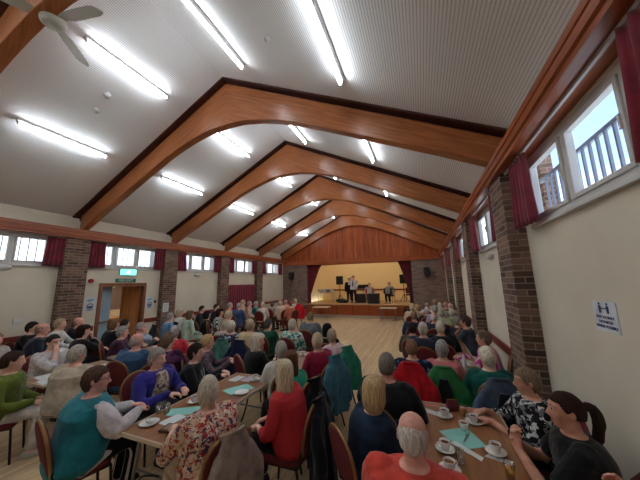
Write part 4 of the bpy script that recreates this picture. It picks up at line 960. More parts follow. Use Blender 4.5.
PEOPLE = [
('bald man in coral shirt seen from behind at the near table end',-0.12,1.72,1.17,-3,0,'fringe',(208, 200, 194),(206, 74, 62),(40, 42, 50),dict(near=2,bw=1.22,fem=False,skin='pink',sleeve=.5,pose='table',tilt=-14)),
('woman in black and white floral blouse leaning on the near right table',0.84,3.10,1.10,95,-12,'short',(132, 112, 92),PT['bwfloral'],(30, 30, 34),dict(hs=.92,near=2,bw=1.12,pose='table',sleeve=.75,skin='tan',tilt=-6)),
('woman in black t-shirt with long dark ponytail and clasped hands',0.86,2.43,1.14,78,8,'pony',(54, 36, 30),(20, 20, 22),(24, 24, 28),dict(hs=.92,near=2,bw=1.08,pose='clasp',sleeve=.5,skin='tan',tilt=-2)),
('person with dark hair in an olive green shirt and white trousers',-4.95,1.78,1.14,-36,16,'man',(66, 48, 40),(92, 108, 34),(206, 202, 196),dict(near=1,bw=1.2,fem=False,pose='lap',shoec=(190,186,182))),
('man in glasses and pale patterned shirt resting chin on hand',-5.96,2.59,1.14,-78,6,'man',(52, 44, 42),PT['paleshirt'],(44, 46, 56),dict(near=1,bw=1.05,fem=False,pose='chin',glasses=True,sleeve=.75,shoec=(30,30,30))),
('dark haired woman in black top sitting against the left wall',-8.11,3.13,1.20,-45,5,'short',(50, 38, 34),(22, 22, 26),(30, 30, 34),dict(near=0,pose='table')),
('bald man in navy jumper with his back turned near left wall',-6.94,2.83,1.27,-25,-10,'fringe',(150, 128, 112),(34, 36, 52),(34, 34, 40),dict(near=0,bw=1.15,fem=False,skin='pink')),
('woman with ash blonde hair in white top before first pilaster',-7.66,3.40,1.25,-40,10,'short',(172, 150, 122),(206, 204, 200),(70, 66, 70),dict(near=0,pose='table')),
('balding man in navy vest over pink sleeves by first pilaster',-8.17,3.99,1.19,-45,8,'fringe',(190, 150, 130),PT['vestpink'],(40, 40, 50),dict(near=0,fem=False,bw=1.1,skin='pink',pose='chin')),
('person with long dark brown hair and black top by doorway',-6.60,3.33,1.16,-15,-10,'bob',(52, 36, 30),(34, 28, 30),(30, 28, 32),dict(near=0,pose='chin')),
('grey haired person in a cream jacket with back turned',-4.58,2.27,1.13,18,-10,'short',(176, 168, 158),(190, 178, 158),(110, 100, 92),dict(near=1,bw=1.2,skin='pink')),
('woman in teal vest over white sleeves wearing glasses',-3.08,1.71,1.15,-14,-22,'short',(86, 62, 54),(34, 122, 136),PT['sidestripe'],dict(near=2,bw=1.32,glasses=True,pose='table',skin='pink',sleeve=0,extra=white_sleeves)),
('brown haired woman in black top in front of the doorway',-6.80,4.01,1.19,-5,0,'bob',(128, 96, 66),(30, 30, 34),(30, 30, 34),dict(near=0)),
('dark haired person half hidden beside the brown haired woman',-7.43,4.65,1.07,-10,0,'short',(56, 48, 48),(52, 44, 52),(30, 30, 34),dict(near=0,fem=False)),
('grey haired woman in a plum jumper looking to the stage',-6.13,3.80,1.08,-35,0,'short',(158, 156, 154),(74, 38, 62),(44, 40, 48),dict(near=1,pose='table')),
('grey haired man in pale blue shirt facing right near doorway',-6.52,4.46,1.05,-52,4,'man',(170, 168, 164),(176, 186, 206),(60, 62, 70),dict(near=1,fem=False,pose='chin',skin='pink')),
('bald man in denim blue shirt seen from behind',-4.56,3.07,1.14,12,-14,'fringe',(190, 170, 158),(58, 88, 124),(40, 42, 50),dict(near=1,fem=False,bw=1.25,skin='pink',tilt=-10)),
('woman in purple blue cardigan over floral blouse at the left table',-3.30,2.51,1.12,-88,12,'short',(156, 152, 146),(58, 52, 140),(36, 36, 44),dict(near=2,bw=1.15,pose='table',extra=blouse)),
('grey haired person in a bright red jumper seen from behind',-4.70,3.90,1.13,20,10,'short',(170, 166, 166),(204, 50, 62),(40, 40, 48),dict(near=1,bw=1.1,fem=False)),
('woman with curly brown grey hair in dark plum scarf and jacket',-3.93,3.15,1.16,25,-30,'perm',(122, 100, 84),PT['plumscarf'],(40, 34, 44),dict(near=1,bw=1.1)),
('dark haired woman in black with a white lanyard',-3.17,3.01,1.08,-58,4,'short',(48, 34, 32),(24, 24, 28),(26, 26, 30),dict(near=1,pose='table',extra=lanyard)),
('blonde woman in mauve brown blouse with hands on the table',-3.48,3.54,1.09,-52,2,'short',(196, 164, 118),PT['mauve'],(48, 44, 52),dict(near=1,pose='table')),
('white haired woman in red and cream floral blouse seen from behind',-1.82,1.89,1.13,75,-36,'short',(200, 190, 172),PT['redfloral'],(188, 168, 140),dict(near=2,bw=1.2,sleeve=.75,pose='table',tilt=-8)),
('woman with long pale blonde hair in a red knitted top',-1.41,2.50,1.13,92,-48,'long',(202, 186, 156),PT['redknit'],(24, 24, 28),dict(near=2,bw=1.08,pose='lap',sleeve=.75)),
('grey haired person in white beside the brown haired woman',-1.97,3.41,1.10,45,-10,'short',(170, 162, 150),(208, 206, 198),(60, 56, 60),dict(near=1)),
('person with long brown hair in a jade green top',-1.65,3.11,1.06,75,-42,'long',(104, 72, 52),(36, 148, 112),(30, 30, 34),dict(near=1)),
('grey haired man in light blue shirt by the second pilaster',-6.91,5.55,1.15,-20,10,'man',(160, 156, 152),(112, 156, 196),(60, 64, 74),dict(near=0,fem=False)),
('fair haired woman in white top by the second pilaster',-7.55,6.41,1.15,-60,10,'bob',(196, 176, 146),(214, 212, 206),(70, 66, 70),dict(near=0)),
('brown haired person in pale green sitting behind a black coat',-6.55,5.92,1.17,-20,10,'bob',(110, 84, 64),(178, 198, 180),(178, 198, 180),dict(near=0)),
('dark haired man in black below the third left window',-7.69,7.48,1.17,-60,10,'man',(46, 38, 36),(32, 32, 38),(30, 30, 34),dict(near=0,fem=False)),
('woman with black hair in a sleeveless black dress',-6.55,6.59,1.09,-25,10,'bob',(40, 30, 30),(22, 22, 26),(22, 22, 26),dict(near=0,sleeve=.5)),
('woman in black and white panelled dress with dark bob',-6.03,6.59,1.18,-60,8,'bob',(56, 40, 38),PT['bwpanel'],(34, 34, 38),dict(near=0)),
('dark haired man in navy below the third left window',-7.91,8.43,1.15,-60,10,'man',(60, 48, 44),(40, 46, 66),(34, 34, 40),dict(near=0,fem=False)),
('grey haired woman in coral near the long maroon curtain',-7.73,9.03,1.16,-60,8,'short',(186, 178, 170),(206, 120, 112),(60, 56, 60),dict(near=0)),
('woman in a white jacket with fair hair facing the stage',-5.14,5.97,1.20,-30,8,'short',(206, 190, 160),(216, 212, 208),(70, 66, 70),dict(near=0)),
('grey haired man in a blue denim jacket standing out mid-left',-6.82,8.48,1.20,-10,8,'man',(178, 172, 166),(60, 84, 126),(40, 46, 66),dict(near=0,fem=False,bw=1.2)),
('fair haired woman in beige before the long maroon curtain',-7.81,9.99,1.21,-60,8,'short',(204, 184, 150),(200, 180, 146),(80, 74, 70),dict(near=0)),
('grey haired woman in rose beige by the fourth pilaster',-7.16,9.61,1.18,-60,8,'short',(180, 170, 160),(196, 158, 144),(80, 74, 70),dict(near=0)),
('grey haired woman in a bright teal top by the fourth pilaster',-7.40,10.43,1.11,-50,8,'short',(190, 186, 180),(40, 128, 134),(44, 48, 56),dict(near=0)),
('white haired woman in white on a maroon chair facing away',-6.50,9.67,1.14,5,0,'short',(216, 210, 200),(212, 206, 200),(70, 66, 70),dict(near=0)),
('person in grey brown on a maroon chair facing away',-6.54,10.50,1.09,5,0,'short',(120, 104, 96),(150, 132, 124),(70, 66, 70),dict(near=0)),
('pale haired person in cream sitting below the last left window',-6.01,10.29,1.18,70,0,'short',(204, 192, 172),(206, 190, 166),(70, 66, 70),dict(near=0)),
('bald man in a salmon pink top near the stage',-6.40,11.49,1.13,60,0,'fringe',(200, 170, 160),(226, 160, 140),(48, 52, 76),dict(near=0,fem=False,skin='pink')),
('red haired woman in orange top near the stage corner',-5.46,10.19,1.15,70,0,'short',(150, 84, 60),(196, 112, 82),(130, 70, 54),dict(near=0)),
('fair haired person in white beside the red coat near the stage',-6.16,12.04,1.14,60,0,'short',(206, 186, 160),(222, 212, 204),(60, 56, 60),dict(near=0)),
('fair haired woman in beige seen from behind mid hall',-3.43,4.64,1.20,5,0,'short',(186, 166, 138),(200, 178, 140),(70, 66, 70),dict(near=1)),
('dark grey haired person in a bottle green cardigan',-3.46,5.37,1.11,2,-8,'short',(92, 88, 86),(20, 72, 54),(34, 38, 42),dict(near=1,bw=1.15)),
('woman with long white blonde hair in black at the middle table',-2.70,3.89,1.08,-30,-10,'long',(210, 200, 182),(22, 22, 24),(26, 26, 30),dict(near=1,pose='table',bw=1.1)),
('white haired woman in white blouse with teal flowers',-2.79,5.32,1.12,2,5,'perm',(206, 196, 176),PT['tealfloral'],(60, 70, 72),dict(near=1,bw=1.1)),
('sandy haired person in grey jumper facing the stage mid hall',-2.73,6.23,1.18,-2,0,'man',(150, 124, 92),(104, 110, 116),(44, 46, 54),dict(near=1,fem=False,bw=1.1)),
('person with black hair in a black top mid hall',-1.86,5.06,1.10,10,0,'bob',(30, 26, 28),(26, 26, 30),(30, 30, 34),dict(near=1)),
('woman with short blonde hair in a crimson jumper',-1.59,3.87,1.15,62,-50,'short',(200, 180, 148),(146, 26, 56),(40, 36, 42),dict(near=1,bw=1.05,tilt=-6)),
('grey blonde woman in pale pink top beside the green coat',-1.58,4.53,1.10,60,-48,'short',(182, 164, 140),(218, 192, 190),(60, 56, 60),dict(near=1)),
('white haired woman in dark patterned top facing the stage',-3.88,4.59,1.15,15,0,'perm',(204, 196, 182),PT['navypattern'],(40, 40, 50),dict(near=1)),
('cream haired person behind the dark patterned top',-4.49,5.09,1.09,15,0,'short',(200, 188, 166),(186, 178, 166),(60, 56, 60),dict(near=1)),
('woman with smooth blonde bob in a dark blue and black top',-0.45,2.35,1.12,-48,42,'bob',(194, 168, 126),PT['darkblue'],(28, 28, 32),dict(near=2,bw=1.1,pose='table')),
('grey haired man in a black jacket facing the stage',-0.41,2.91,1.18,-16,8,'man',(122, 112, 104),(24, 24, 26),(28, 28, 32),dict(near=1,bw=1.25,fem=False,skin='pink')),
('man with cropped brown hair in navy speckled shirt',-0.21,4.05,1.10,-2,0,'crop',(140, 104, 78),PT['speckle'],(36, 38, 48),dict(near=1,fem=False,bw=.95)),
('grey haired woman in a dusty pink top over the green coat',0.19,4.20,1.08,-4,0,'short',(166, 164, 160),(208, 124, 126),(70, 56, 60),dict(near=1,bw=.98)),
('white haired person in a dark teal green top beside the right wall',0.69,3.94,1.08,4,18,'short',(214, 206, 184),(16, 92, 84),(40, 44, 48),dict(near=1,bw=1.12)),
('brown grey haired woman in magenta and white facing left',0.86,5.04,1.10,72,-2,'short',(126, 106, 92),PT['magenta'],(70, 60, 66),dict(near=1,pose='table',skin='tan')),
('dark haired woman in slate grey t-shirt with hand at her face',0.82,6.64,1.12,66,4,'short',(78, 62, 56),(66, 70, 82),(40, 42, 48),dict(near=1,pose='chin',sleeve=.5,skin='tan')),
('white haired person in a dark navy jacket seen from behind',-0.05,5.29,1.16,-2,0,'short',(198, 192, 178),(38, 42, 60),(34, 36, 42),dict(near=1,bw=1.15,fem=False)),
('balding white haired man in black seen from behind',0.26,5.66,1.14,-2,0,'crop',(202, 192, 178),(22, 22, 26),(28, 28, 32),dict(near=1,bw=1.1,fem=False)),
('person with dark brown hair in olive grey jacket',-0.27,5.95,1.06,0,0,'short',(58, 46, 42),(70, 72, 62),(40, 40, 44),dict(near=1)),
('grey haired person half hidden behind the slate t-shirt woman',0.73,7.27,1.05,20,0,'short',(150, 146, 142),(60, 58, 66),(40, 40, 44),dict(near=0)),
('balding brown haired man at the left edge of the right rows',-0.26,7.21,1.15,0,0,'crop',(150, 116, 96),(42, 52, 84),(40, 40, 44),dict(near=0,fem=False,skin='pink')),
('fair haired woman in cream nearest the right stage steps',-0.38,9.50,1.16,0,0,'bob',(206, 184, 152),(210, 188, 160),(80, 70, 66),dict(near=0)),
('blonde woman in peach beside the right stage steps',-0.24,10.09,1.09,-4,0,'short',(206, 176, 134),(214, 166, 138),(80, 70, 66),dict(near=0)),
('sandy haired man in white in the far right rows',0.12,10.62,1.10,0,0,'man',(170, 140, 112),(212, 208, 204),(60, 60, 66),dict(near=0,fem=False)),
('tallest head in the far right rows, light brown hair',0.41,11.14,1.19,0,0,'short',(176, 146, 116),(190, 156, 136),(60, 60, 66),dict(near=0,fem=False)),
('white haired person in pale grey in the far right rows',0.49,9.49,1.19,0,0,'short',(206, 200, 190),(190, 190, 188),(60, 60, 66),dict(near=0)),
('balding pink headed man near the right stage brickwork',0.81,11.59,1.08,0,0,'fringe',(204, 180, 168),(150, 150, 156),(60, 60, 66),dict(near=0,fem=False,skin='pink')),
('pink faced man next to the farthest right pilaster',0.85,10.09,1.14,20,0,'fringe',(196, 160, 146),(196, 176, 168),(60, 60, 66),dict(near=0,fem=False,skin='pink')),
('white haired woman in black in the far right rows',0.08,9.28,1.06,0,0,'short',(216, 210, 202),(30, 30, 34),(40, 40, 44),dict(near=0)),
('grey haired woman with lilac top in the far right rows',0.31,8.91,1.15,0,0,'perm',(186, 178, 172),(180, 166, 190),(60, 60, 66),dict(near=0)),
('pink headed man with white hair in navy, right rows',0.21,7.19,1.14,0,0,'fringe',(214, 202, 194),(44, 50, 72),(40, 40, 44),dict(near=0,fem=False,skin='pink')),
('grey haired woman in a pale sage green jacket, right rows',0.45,7.95,1.17,0,0,'perm',(176, 172, 156),(160, 176, 138),(60, 66, 60),dict(near=0,bw=1.15)),
('white haired person in bright lime green, right rows',0.75,8.60,1.09,0,0,'short',(196, 190, 176),(124, 166, 80),(60, 66, 60),dict(near=0)),
('person in a pale top cut off by the left picture edge',-7.38,2.39,1.13,-70,0,'short',(150, 120, 100),(212, 200, 196),(60, 60, 66),dict(near=0)),
]

PEOPLE.append(('person at the right picture edge with only a raised hand showing',  .92, 1.66, 1.12, 22, 0, 'short', (180, 170, 160), (208, 150, 150), (60, 60, 66), dict(near=2, pose='raise', sleeve=.5, skin='pink', bw=.85)))
COATS = {}
for (who, x, y, z, a, h, hair, hc, top, bot, kw) in PEOPLE:
    short = who.split(' with ')[0] if len(who.split()) > 11 else who
    r = person(who, x, y, z, a, h, hair, hc, top, bot, chair_label=None if 'cream jacket' in who else 'maroon chair under '+who, **kw)
    COATS[who] = (x, y, a, kw.get('lean', .05))
def at_chair(sub):
    k = [w_ for w_ in COATS if sub in w_]
    x, y, a, l = COATS[k[0]]; cy = -l-.07-.02-.22
    return x-math.sin(R(a))*cy, y+math.cos(R(a))*cy, a
# ------------------------------------------------------------------ coats over chair backs
def coat(pos, a, mat, label, top=.98, bot=.30, w=.25, lining=None, n=4, seed=1, sleeves=True):
    rt = empty('coat', (pos[0], pos[1], 0), R(a), label, 'coat', None)
    bm = bmesh.new(); rs = []; rnd = random.Random(seed); ph = rnd.random()*6
    for t in (0, .03, .08, .16, .28, .42, .58, .74, .88, 1):
        z = top+(bot-top)*t; k = min(1, t/.34)
        rx = w*(.50+.42*k**.75)*(1+.16*t); ry = .032+.036*k**.7+.025*t
        o = []
        for i in range(44):
            th = 2*math.pi*i/44; f = 1+(.26*math.sin(n*2*th+ph+1.5*t)+.15*math.sin(int(n*3.4)*th+2*ph+3*t))*min(1, t*2.2)
            o.append(Vector((rx*math.copysign(abs(math.cos(th))**.8, math.cos(th))*(1+.3*(f-1)), -.035-.03*t+ry*math.sin(th)*f, z+.012*math.sin(3*th+ph)*t)))
        rs.append(o)
    rings(bm, rs)
    if sleeves:
        for s in (-1, 1):
            tube(bm, smoothpts([(s*w*.62, -.04, top-.13), (s*w*.98, -.06, top-.26), (s*w*1.12, -.08+.03*s, top-.42), (s*w*1.02, -.09, top-.60)], 4), [.05]*4+[.062]*4+[.058]*4+[.05], 10)
    tube(bm, smoothpts([(-.10, .015, top-.005), (-.06, -.06, top+.02), (.06, -.06, top+.02), (.10, .015, top-.005)], 4), .017, 8)
    job('shell', bm, rt, [mat], .012, 3)
    if lining:
        bm = bmesh.new()
        rings(bm, [[Vector((dx*(1+.2*math.sin(5*t)), y_, top-.10-(top-bot-.12)*t)) for dx, y_ in ((-.11*(.45+.75*t), -.16-.02*t), (.11*(.45+.75*t), -.16-.02*t), (.10*(.45+.75*t), -.08), (-.10*(.45+.75*t), -.08))] for t in (0, .2, .4, .6, .8, 1)])
        o = job('lining', bm, rt, [lining], .012, 3); o['label'] = 'dark open lining'
    return rt
def cc(sub, mat, label, **k):
    x, y, a = at_chair(sub); a += k.pop('da', 0); return coat((x, y), a, mat, label, **k)
satin = plain('green_satin', (24, 112, 60), .35, var=14, scale=5)
cc('coat' if False else 'navy speckled', fabric((190, 24, 34)), 'bright red coat over the chair of the cropped brown haired man', top=1.0, seed=2, w=.25)
cc('dusty pink top', satin, 'shiny green jacket with dark lining over the chair at the right tables', top=.94, seed=3, lining=fabric((26, 26, 30)), w=.24)
cc('dark teal green top', fabric((70, 84, 106)), 'slate blue padded jacket over the chair beside the right wall', top=.94, seed=4, lining=fabric((24, 28, 40)), w=.24)
cc('crimson jumper', fabric((62, 112, 130)), 'blue teal denim jacket over the chair of the woman in crimson', top=1.0, seed=5, w=.19)
cc('pale pink top', fabric((44, 134, 108)), 'jade green coat over the chair nearest the open floor', top=.98, seed=6, w=.19, bot=.34)
cc('jade green top', fabric((20, 20, 24)), 'long black coat hanging over a chair beside the open floor', top=.92, bot=.08, seed=7, w=.16)
cc('red knitted top', fabric((18, 18, 26)), 'large black coat over the chair of the woman in red knit', top=.94, bot=.16, seed=8, w=.19)
cc('red and cream floral', pattern('grey_beige_check', [(.3, (120, 104, 98)), (.6, (150, 134, 124))], 18, 'noise'), 'grey beige jacket over the chair of the woman in red floral blouse', top=.92, bot=.2, seed=9, w=.19)
cc('beige seen from behind', fabric((30, 38, 72)), 'navy coat over a chair in the middle of the hall', top=.96, seed=10, w=.23)
cc('dark patterned top facing', fabric((74, 128, 116)), 'pale teal coat over a chair left of the navy coat', top=.97, seed=11, w=.22)
cc('pale green sitting', fabric((22, 22, 26)), 'black coat over a chair below the third left window', top=1.0, seed=12, w=.23)
cc('light blue shirt by', fabric((30, 28, 34)), 'charcoal coat over the chair of the man in light blue', top=.96, seed=13, w=.24)
cc('white beside the red coat', fabric((190, 24, 40)), 'red coat over a chair near the left stage steps', top=1.0, seed=14, w=.24, da=-30)
chair(-4.05, 1.15, -40, 'maroon banquet chair under a navy coat at the left picture edge')
coat((-4.23, .93), -40, fabric((28, 38, 66)), 'navy coat over a chair cut off by the left picture edge', top=.86, bot=.2, seed=15)
# ------------------------------------------------------------------ tables
table(-.11, 1.76, .55, 2.93, 'wood effect table laid with cups nearest the camera on the right')
table(.37, 3.95, .64, 5.75, 'narrow wood effect table along the right wall behind the coats')
table(-2.43, 1.55, -1.83, 3.02, 'wood effect table with cream edge in the left foreground')
table(-2.25, 3.45, -1.66, 4.25, 'wood effect table in the middle behind the left foreground table')
table(-4.97, 1.88, -4.42, 2.80, 'table covered with white papers between the olive shirt and white shirt')
table(-5.10, 2.95, -4.52, 4.25, 'wood effect table in front of the bald man in denim blue')
# ------------------------------------------------------------------ crockery and papers
china = plain('white_china', (226, 224, 220), .2); tea = plain('tea', (120, 76, 44), .2)
def saucer_mesh():
    bm = bmesh.new(); lathe(bm, [(.030, .001), (.036, .004), (.060, .010), (.073, .017), (.074, .019), (.058, .0135), (.034, .008), (.02, .007)], 26); return bm
def put(name, me, x, y, z, rz=0):
    o = bpy.data.objects.new(name, me); COL.objects.link(o); o.location = (x*KT, y*KT, z); o.rotation_euler = (0, 0, rz); return o
S0 = obj('saucer', saucer_mesh(), china, smooth=True); sme = S0.data; bpy.data.objects.remove(S0)
bm = bmesh.new(); lathe(bm, [(.045, .001), (.052, .005), (.082, .013), (.088, .017), (.082, .015), (.05, .007), (.02, .006)], 28); S0 = obj('plate', bm, china, smooth=True); pme = S0.data; bpy.data.objects.remove(S0)
def cup(x, y, lab, z=.7205, rz=0, sau=True, slab=None, group='white cups'):
    if sau:
        tag(put('saucer', sme, x, y, z), slab or lab.replace('cup on a saucer', 'saucer'), 'saucer', 'white saucers')
        z += .0085
    c = empty('cup', (x*KT, y*KT, z), R(rz), lab, 'cup', group)
    bm = bmesh.new(); lathe(bm, [(.020, .0), (.024, .003), (.034, .025), (.040, .055), (.0405, .062), (.0375, .062), (.0365, .05), (.030, .022), (.015, .010)], 24); bw_ = obj('bowl', bm, china, c, smooth=True)
    bm = bmesh.new(); tube(bm, smoothpts([(.036, 0, .050), (.056, 0, .050), (.060, 0, .034), (.050, 0, .020), (.032, 0, .020)], 4), .0042, 8); obj('handle', bm, china, c, smooth=True)
    bm = bmesh.new(); lathe(bm, [(.033, .040), (.035, .046)], 20); obj('tea', bm, tea, bw_)
T_ = .7215
for x, y, lab, rz, sau in ((.09, 2.67, 'white cup on a saucer beside the white paper on the near right table', 40, 1), (.31, 2.64, 'white cup on a saucer by the floral woman and juice glass', 160, 1), (.22, 2.50, 'white cup standing without a saucer on the teal napkin', 120, 0), (.06, 2.18, 'white cup on a saucer between the coral man and teal napkin', 200, 1), (.38, 2.26, 'white cup on a saucer before the ponytail woman', 90, 1), (.07, 1.97, 'white cup on a saucer nearest the camera beside the coral man', 30, 1),
                           (-2.26, 2.16, 'white cup on a saucer behind the red floral blouse, left table', 20, 1), (-2.02, 2.86, 'white cup on a saucer at the far end of the left foreground table', 60, 1), (-2.10, 3.66, 'white cup on a saucer nearest end of the middle table', 0, 1), (-1.92, 4.04, 'white cup on a saucer far end of the middle table', 0, 1), (.52, 4.25, 'white cup on a saucer behind the slate jacket', 0, 1), (-4.85, 3.12, 'white cup on a saucer in front of the bald denim shirted man', 0, 1)):
    cup(x, y, lab, T_ + (.003 if not sau else 0), rz, sau)
for x, y, lab in ((-2.30, 1.72, 'white side plate with crumpled wrapper at the near left table corner'), (-1.94, 2.50, 'white side plate beside the red knit woman'), (-4.72, 2.5, 'white side plate among papers on the left table'), (-4.9, 3.7, 'white side plate before the man in pale blue shirt'), (.50, 5.2, 'white side plate before the slate t-shirt woman')):
    tag(put('side_plate', pme, x, y, T_), lab, 'plate', 'white side plates')
bm = bmesh.new()
for i in range(3): ell(bm, (.012*i-.01, .01*(i % 2), .022), (.035, .028, .016), 10, 6)
for v in bm.verts: v.co += Vector((noise.noise(v.co*60), noise.noise(v.co*60+Vector((9, 0, 0))), noise.noise(v.co*60+Vector((0, 9, 0)))))*.008
tag(obj('crumpled_wrapper', bm, paper, loc=(-2.30*KT, 1.72*KT, T_+.008)), 'crumpled white wrapper on the side plate, near left table', 'wrapper')
def glass_(x, y, lab, fill=None, h=.10):
    g = empty('drinking_glass', (x*KT, y*KT, T_), 0, lab, 'glass', None)
    bm = bmesh.new(); lathe(bm, [(.024, 0), (.027, .004), (.033, h), (.0315, h), (.0255, .008), (.01, .006)], 20); vs_ = obj('vessel', bm, clear, g, smooth=True)
    if fill: bm = bmesh.new(); lathe(bm, [(.024, .009), (.0285, h*.72)], 18); obj('drink', bm, plain('orange_juice', (226, 150, 30), .3), vs_, smooth=True)
glass_(.25, 2.74, 'glass of orange juice beside the maroon purse', 1); glass_(.14, 2.06, 'empty glass by the cups near the coral man'); glass_(.40, 2.02, 'glass of orange juice at the bottom right of the near table', 1)
glass_(-2.40, 1.88, 'empty clear glass at the edge before the purple cardigan'); glass_(-2.32, 1.90, 'second empty clear glass beside the white papers, left table'); glass_(.46, 5.45, 'orange drink on the table before the slate t-shirt woman', 1)
def sheet(name, pts, mat, lab, cat, z=T_, th=.0015):
    bm = bmesh.new(); a = [bm.verts.new((x*KT, y*KT, z)) for x, y in pts]; b = [bm.verts.new((x*KT, y*KT, z+th)) for x, y in pts]; n = len(pts)
    bm.faces.new(a[::-1]); bm.faces.new(b)
    for i in range(n): bm.faces.new((a[i], a[(i+1) % n], b[(i+1) % n], b[i]))
    bmesh.ops.recalc_face_normals(bm, faces=bm.faces); return tag(obj(name, bm, mat), lab, cat)
teal = plain('teal_paper', (132, 196, 186), .7, var=6)
sheet('paper_napkin', [(.03, 2.42), (.24, 2.55), (.34, 2.32), (.17, 2.22)], teal, 'teal paper napkin in the middle of the near right table', 'napkin')
sheet('folded_napkin', [(.10, 2.28), (.14, 2.31), (.29, 2.17), (.27, 2.13)], paper, 'white folded napkin with spoon beside the teal napkin', 'napkin', T_+.002, .004)
sheet('paper_slip', [(-.085, 2.79), (.05, 2.73), (.04, 2.66), (-.08, 2.71)], paper, 'white paper slips at the far left corner of the near right table', 'paper')
sheet('raffle_ticket_strip', [(-.07, 2.88), (.05, 2.87), (.05, 2.84), (-.07, 2.85)], plain('ticket_pink', (214, 120, 116), .7), 'strip of pink raffle tickets on the near right table', 'tickets')
sheet('raffle_ticket_strip', [(.26, 2.90), (.42, 2.89), (.42, 2.86), (.26, 2.87)], MATS['ticket_pink'], 'strip of pink raffle tickets beside the floral woman’s hands', 'tickets')
sheet('folded_napkin', [(.30, 2.20), (.44, 2.16), (.46, 2.20), (.34, 2.25)], paper, 'white napkin under the saucer before the ponytail woman', 'napkin', T_-.0005, .001)
sheet('paper_napkin', [(-2.36, 1.98), (-2.12, 2.12), (-2.06, 1.98), (-2.28, 1.86)], teal, 'teal napkin on the left foreground table', 'napkin')
sheet('paper_napkin', [(-2.20, 2.48), (-2.05, 2.74), (-1.88, 2.66), (-2.02, 2.42)], teal, 'teal napkin at the far half of the left foreground table', 'napkin')
for i, (p, q) in enumerate((((-2.16, 1.84), 'white leaflet beside the brown wallet on the left table'), ((-2.28, 2.36), 'white leaflet between the two teal napkins'), ((-2.28, 2.84), 'white leaflet before the blonde woman in mauve'), ((-2.12, 2.88), 'pale lilac leaflet standing at the far end of the left table'))):
    x, y = p; sheet('leaflet', [(x-.07, y-.09), (x+.06, y-.10), (x+.07, y+.08), (x-.05, y+.09)], paper if i < 3 else plain('lilac_paper', (186, 178, 196), .7), q, 'leaflet', T_+.002)
for i, (x, y, lab) in enumerate(((-4.82, 2.15, 'white sheet of paper nearest the white shirted man'), (-4.57, 2.08, 'white sheet of paper before the cream jacket'), (-4.60, 2.62, 'white sheet of paper at the far end of the paper covered table'))):
    sheet('paper_sheet', [(x-.13, y-.16), (x+.11, y-.18), (x+.13, y+.14), (x-.10, y+.17)], paper, lab, 'paper')
q = empty('wallet', (-2.02*KT, 1.72*KT, T_), R(8), 'brown leather wallet case with beige panel on the left table', 'wallet')
obj('case', B(-.10, -.065, 0, .10, .065, .022), plain('brown_leather', (92, 54, 36), .5), q, bevel=.006); obj('panel', B(-.07, -.045, .0215, .07, .045, .025), plain('beige_panel', (150, 130, 104), .6), q)
q = empty('purse', (.17*KT, 2.82*KT, T_), R(20), 'small maroon purse standing on the near right table', 'purse')
bm = bmesh.new(); rings(bm, [[Vector((x*k, y*j, z)) for x, y in ((-.06, -.03), (.06, -.03), (.06, .03), (-.06, .03))] for z, k, j in ((0, .9, 1), (.04, 1, 1), (.10, .8, .3))]); bmesh.ops.recalc_face_normals(bm, faces=bm.faces); obj('body', bm, plain('purse_maroon', (96, 26, 40), .5), q, bevel=.008)
bm = bmesh.new(); tube(bm, [(-.05, 0, .102), (.05, 0, .102)], .005, 8); obj('clasp', bm, gold, q)
q = empty('teaspoon', (.215*KT, 2.38*KT, T_+.004), R(70), 'metal teaspoon lying on the teal napkin', 'spoon')
bm = bmesh.new(); tube(bm, [(-.07, 0, .003), (.03, 0, .004)], .003, 6); obj('handle', bm, metal, q); bm = bmesh.new(); ell(bm, (.048, 0, .004), (.02, .013, .004), 12, 6); obj('bowl', bm, metal, q)
q = empty('water_bottle', (.44*KT, 4.05*KT, T_), 0, 'white plastic bottle on the right table behind the pink top', 'bottle')
bm = bmesh.new(); lathe(bm, [(.03, 0), (.033, .01), (.033, .13), (.014, .18), (.014, .19)], 18); obj('bottle_body', bm, paper, q, smooth=True); bm = bmesh.new(); lathe(bm, [(.017, .185), (.017, .21)], 14); obj('cap', bm, white_up, q)
hb = empty('handbag', (-2.4, 1.85, 0), R(20), 'black handbag on the floor under the left foreground table', 'bag')
bm = bmesh.new(); rings(bm, [[Vector((x*k, y*j, z)) for x, y in ((-.19, -.09), (-.16, -.11), (.16, -.11), (.19, -.09), (.19, .09), (.16, .11), (-.16, .11), (-.19, .09))] for z, k, j in ((.0, .9, .9), (.05, 1, 1), (.18, .95, .8), (.25, .85, .35))]); obj('bag_body', bm, plain('black_leather', (24, 23, 25), .45), hb, smooth=True)
bm = bmesh.new(); tube(bm, smoothpts([(-.11, 0, .24), (-.09, 0, .36), (.09, 0, .36), (.11, 0, .24)], 5), .009, 8); obj('strap', bm, MATS['black_leather'], hb, smooth=True)
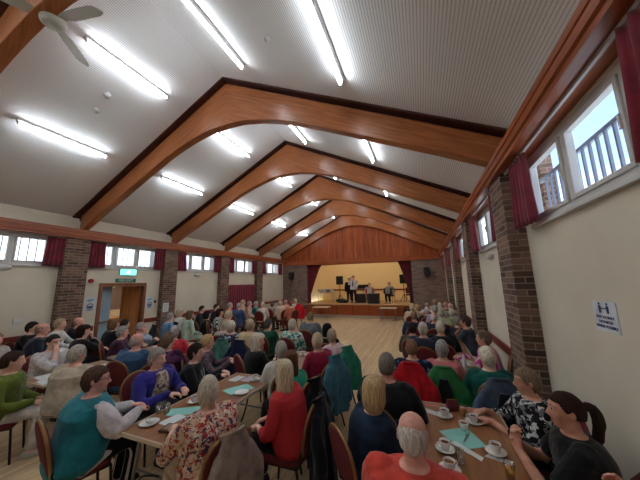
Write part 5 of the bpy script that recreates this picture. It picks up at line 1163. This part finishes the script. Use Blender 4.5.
# ------------------------------------------------------------------ performers on the stage
def accordion(c, keyc, lab):
    def ex(rt0, Mh, S):
        z = S['sz']-.22
        rt = empty('accordion', rt0.location, rt0.rotation_euler.z, lab, 'accordion')
        for s in (-1, 1):
            bm = bmesh.new(); box(bm, s*.20-.05, .16, z-.17, s*.20+.05, .33, z+.17); o = obj('accordion_case', bm, plain('acc_%d_%d_%d' % c, c, .35), rt, bevel=.015)
        bm = bmesh.new()
        rings(bm, [[Vector((x, y, zz)) for y, zz in ((.175+k, z-.155+k), (.315-k, z-.155+k), (.315-k, z+.155-k), (.175+k, z+.155-k))] for x, k in [(-.15+.3*i/12, .012*(i % 2)) for i in range(13)]])
        bmesh.ops.recalc_face_normals(bm, faces=bm.faces); obj('accordion_bellows', bm, plain('bellows_%d_%d_%d' % keyc, keyc, .6), rt)
        bm = bmesh.new(); box(bm, .255, .19, z-.15, .275, .30, z+.15); obj('accordion_keyboard', bm, white_up, rt)
    return ex
def tie(rt, Mh, S):
    z = S['sz']
    bm = bmesh.new(); rings(bm, [[Vector((x*k, y, zz)) for x, y in ((-1, .0), (1, .0), (1, .012), (-1, .012))] for k, zz in ((.016, z+.02), (.022, z-.05), (.036, z-.30), (.02, z-.36))])
    for v in bm.verts: v.co.y += .115 + .035*min(1, (z-v.co.z)/.2)
    bmesh.ops.recalc_face_normals(bm, faces=bm.faces); obj('tie', bm, plain('navy_tie', (30, 34, 66), .6), rt)
    m = empty('microphone', rt.location, rt.rotation_euler.z, 'black hand microphone held by the singer on the stage', 'microphone'); p = S['wr'][1]+Vector((-.03, .03, .07))
    bm = bmesh.new(); tube(bm, [p-Vector((0, -.01, .09)), p+Vector((0, -.03, .06))], [.012, .016], 8); obj('grip', bm, blk, m, smooth=True)
    bm = bmesh.new(); ell(bm, p+Vector((0, -.04, .08)), (.026, .026, .028), 12, 8); obj('mesh_head', bm, MATS['speaker_grille'], m, smooth=True)
person('singer in white shirt and dark tie standing centre stage with microphone', -3.72*HS, D+1.0, 1.56, 175, 0, 'man', (84, 66, 56), (214, 214, 218), (28, 28, 34), 'mic', near=1, fem=False, stand=True, base=ST, extra=tie, skin='pink')
person('person dressed in black standing behind the singer on stage', -4.15*HS, D+1.7, 1.42, 190, 0, 'man', (40, 34, 32), (26, 26, 30), (24, 24, 28), 'side', near=0, fem=False, stand=True, base=ST)
person('seated musician with a red accordion beside the singer', -2.85*HS, D+1.3, 1.10, 190, 0, 'short', (176, 160, 140), (200, 196, 196), (30, 30, 34), 'play', near=1, base=ST, fem=False, extra=accordion((176, 24, 36), (210, 206, 204), 'bright red accordion held by the musician beside the singer'), chair_label='chair under the red accordion player on stage')
person('seated musician with a black accordion at the right of the band', -1.72*HS, D+1.2, 1.12, 165, 0, 'man', (150, 140, 132), (170, 176, 172), (26, 26, 30), 'play', near=1, base=ST, fem=False, extra=accordion((34, 36, 40), (150, 156, 152), 'black accordion held by the musician at the right of the band'), chair_label='chair under the black accordion player on stage')
for o in COL.objects:
    if o.get('label') in ('chair under the red accordion player on stage', 'chair under the black accordion player on stage'): o.location.z = ST
c = chair(-.78, D+2.3, 185, 'empty maroon chair on the right of the stage'); c.location.z = ST
flush()
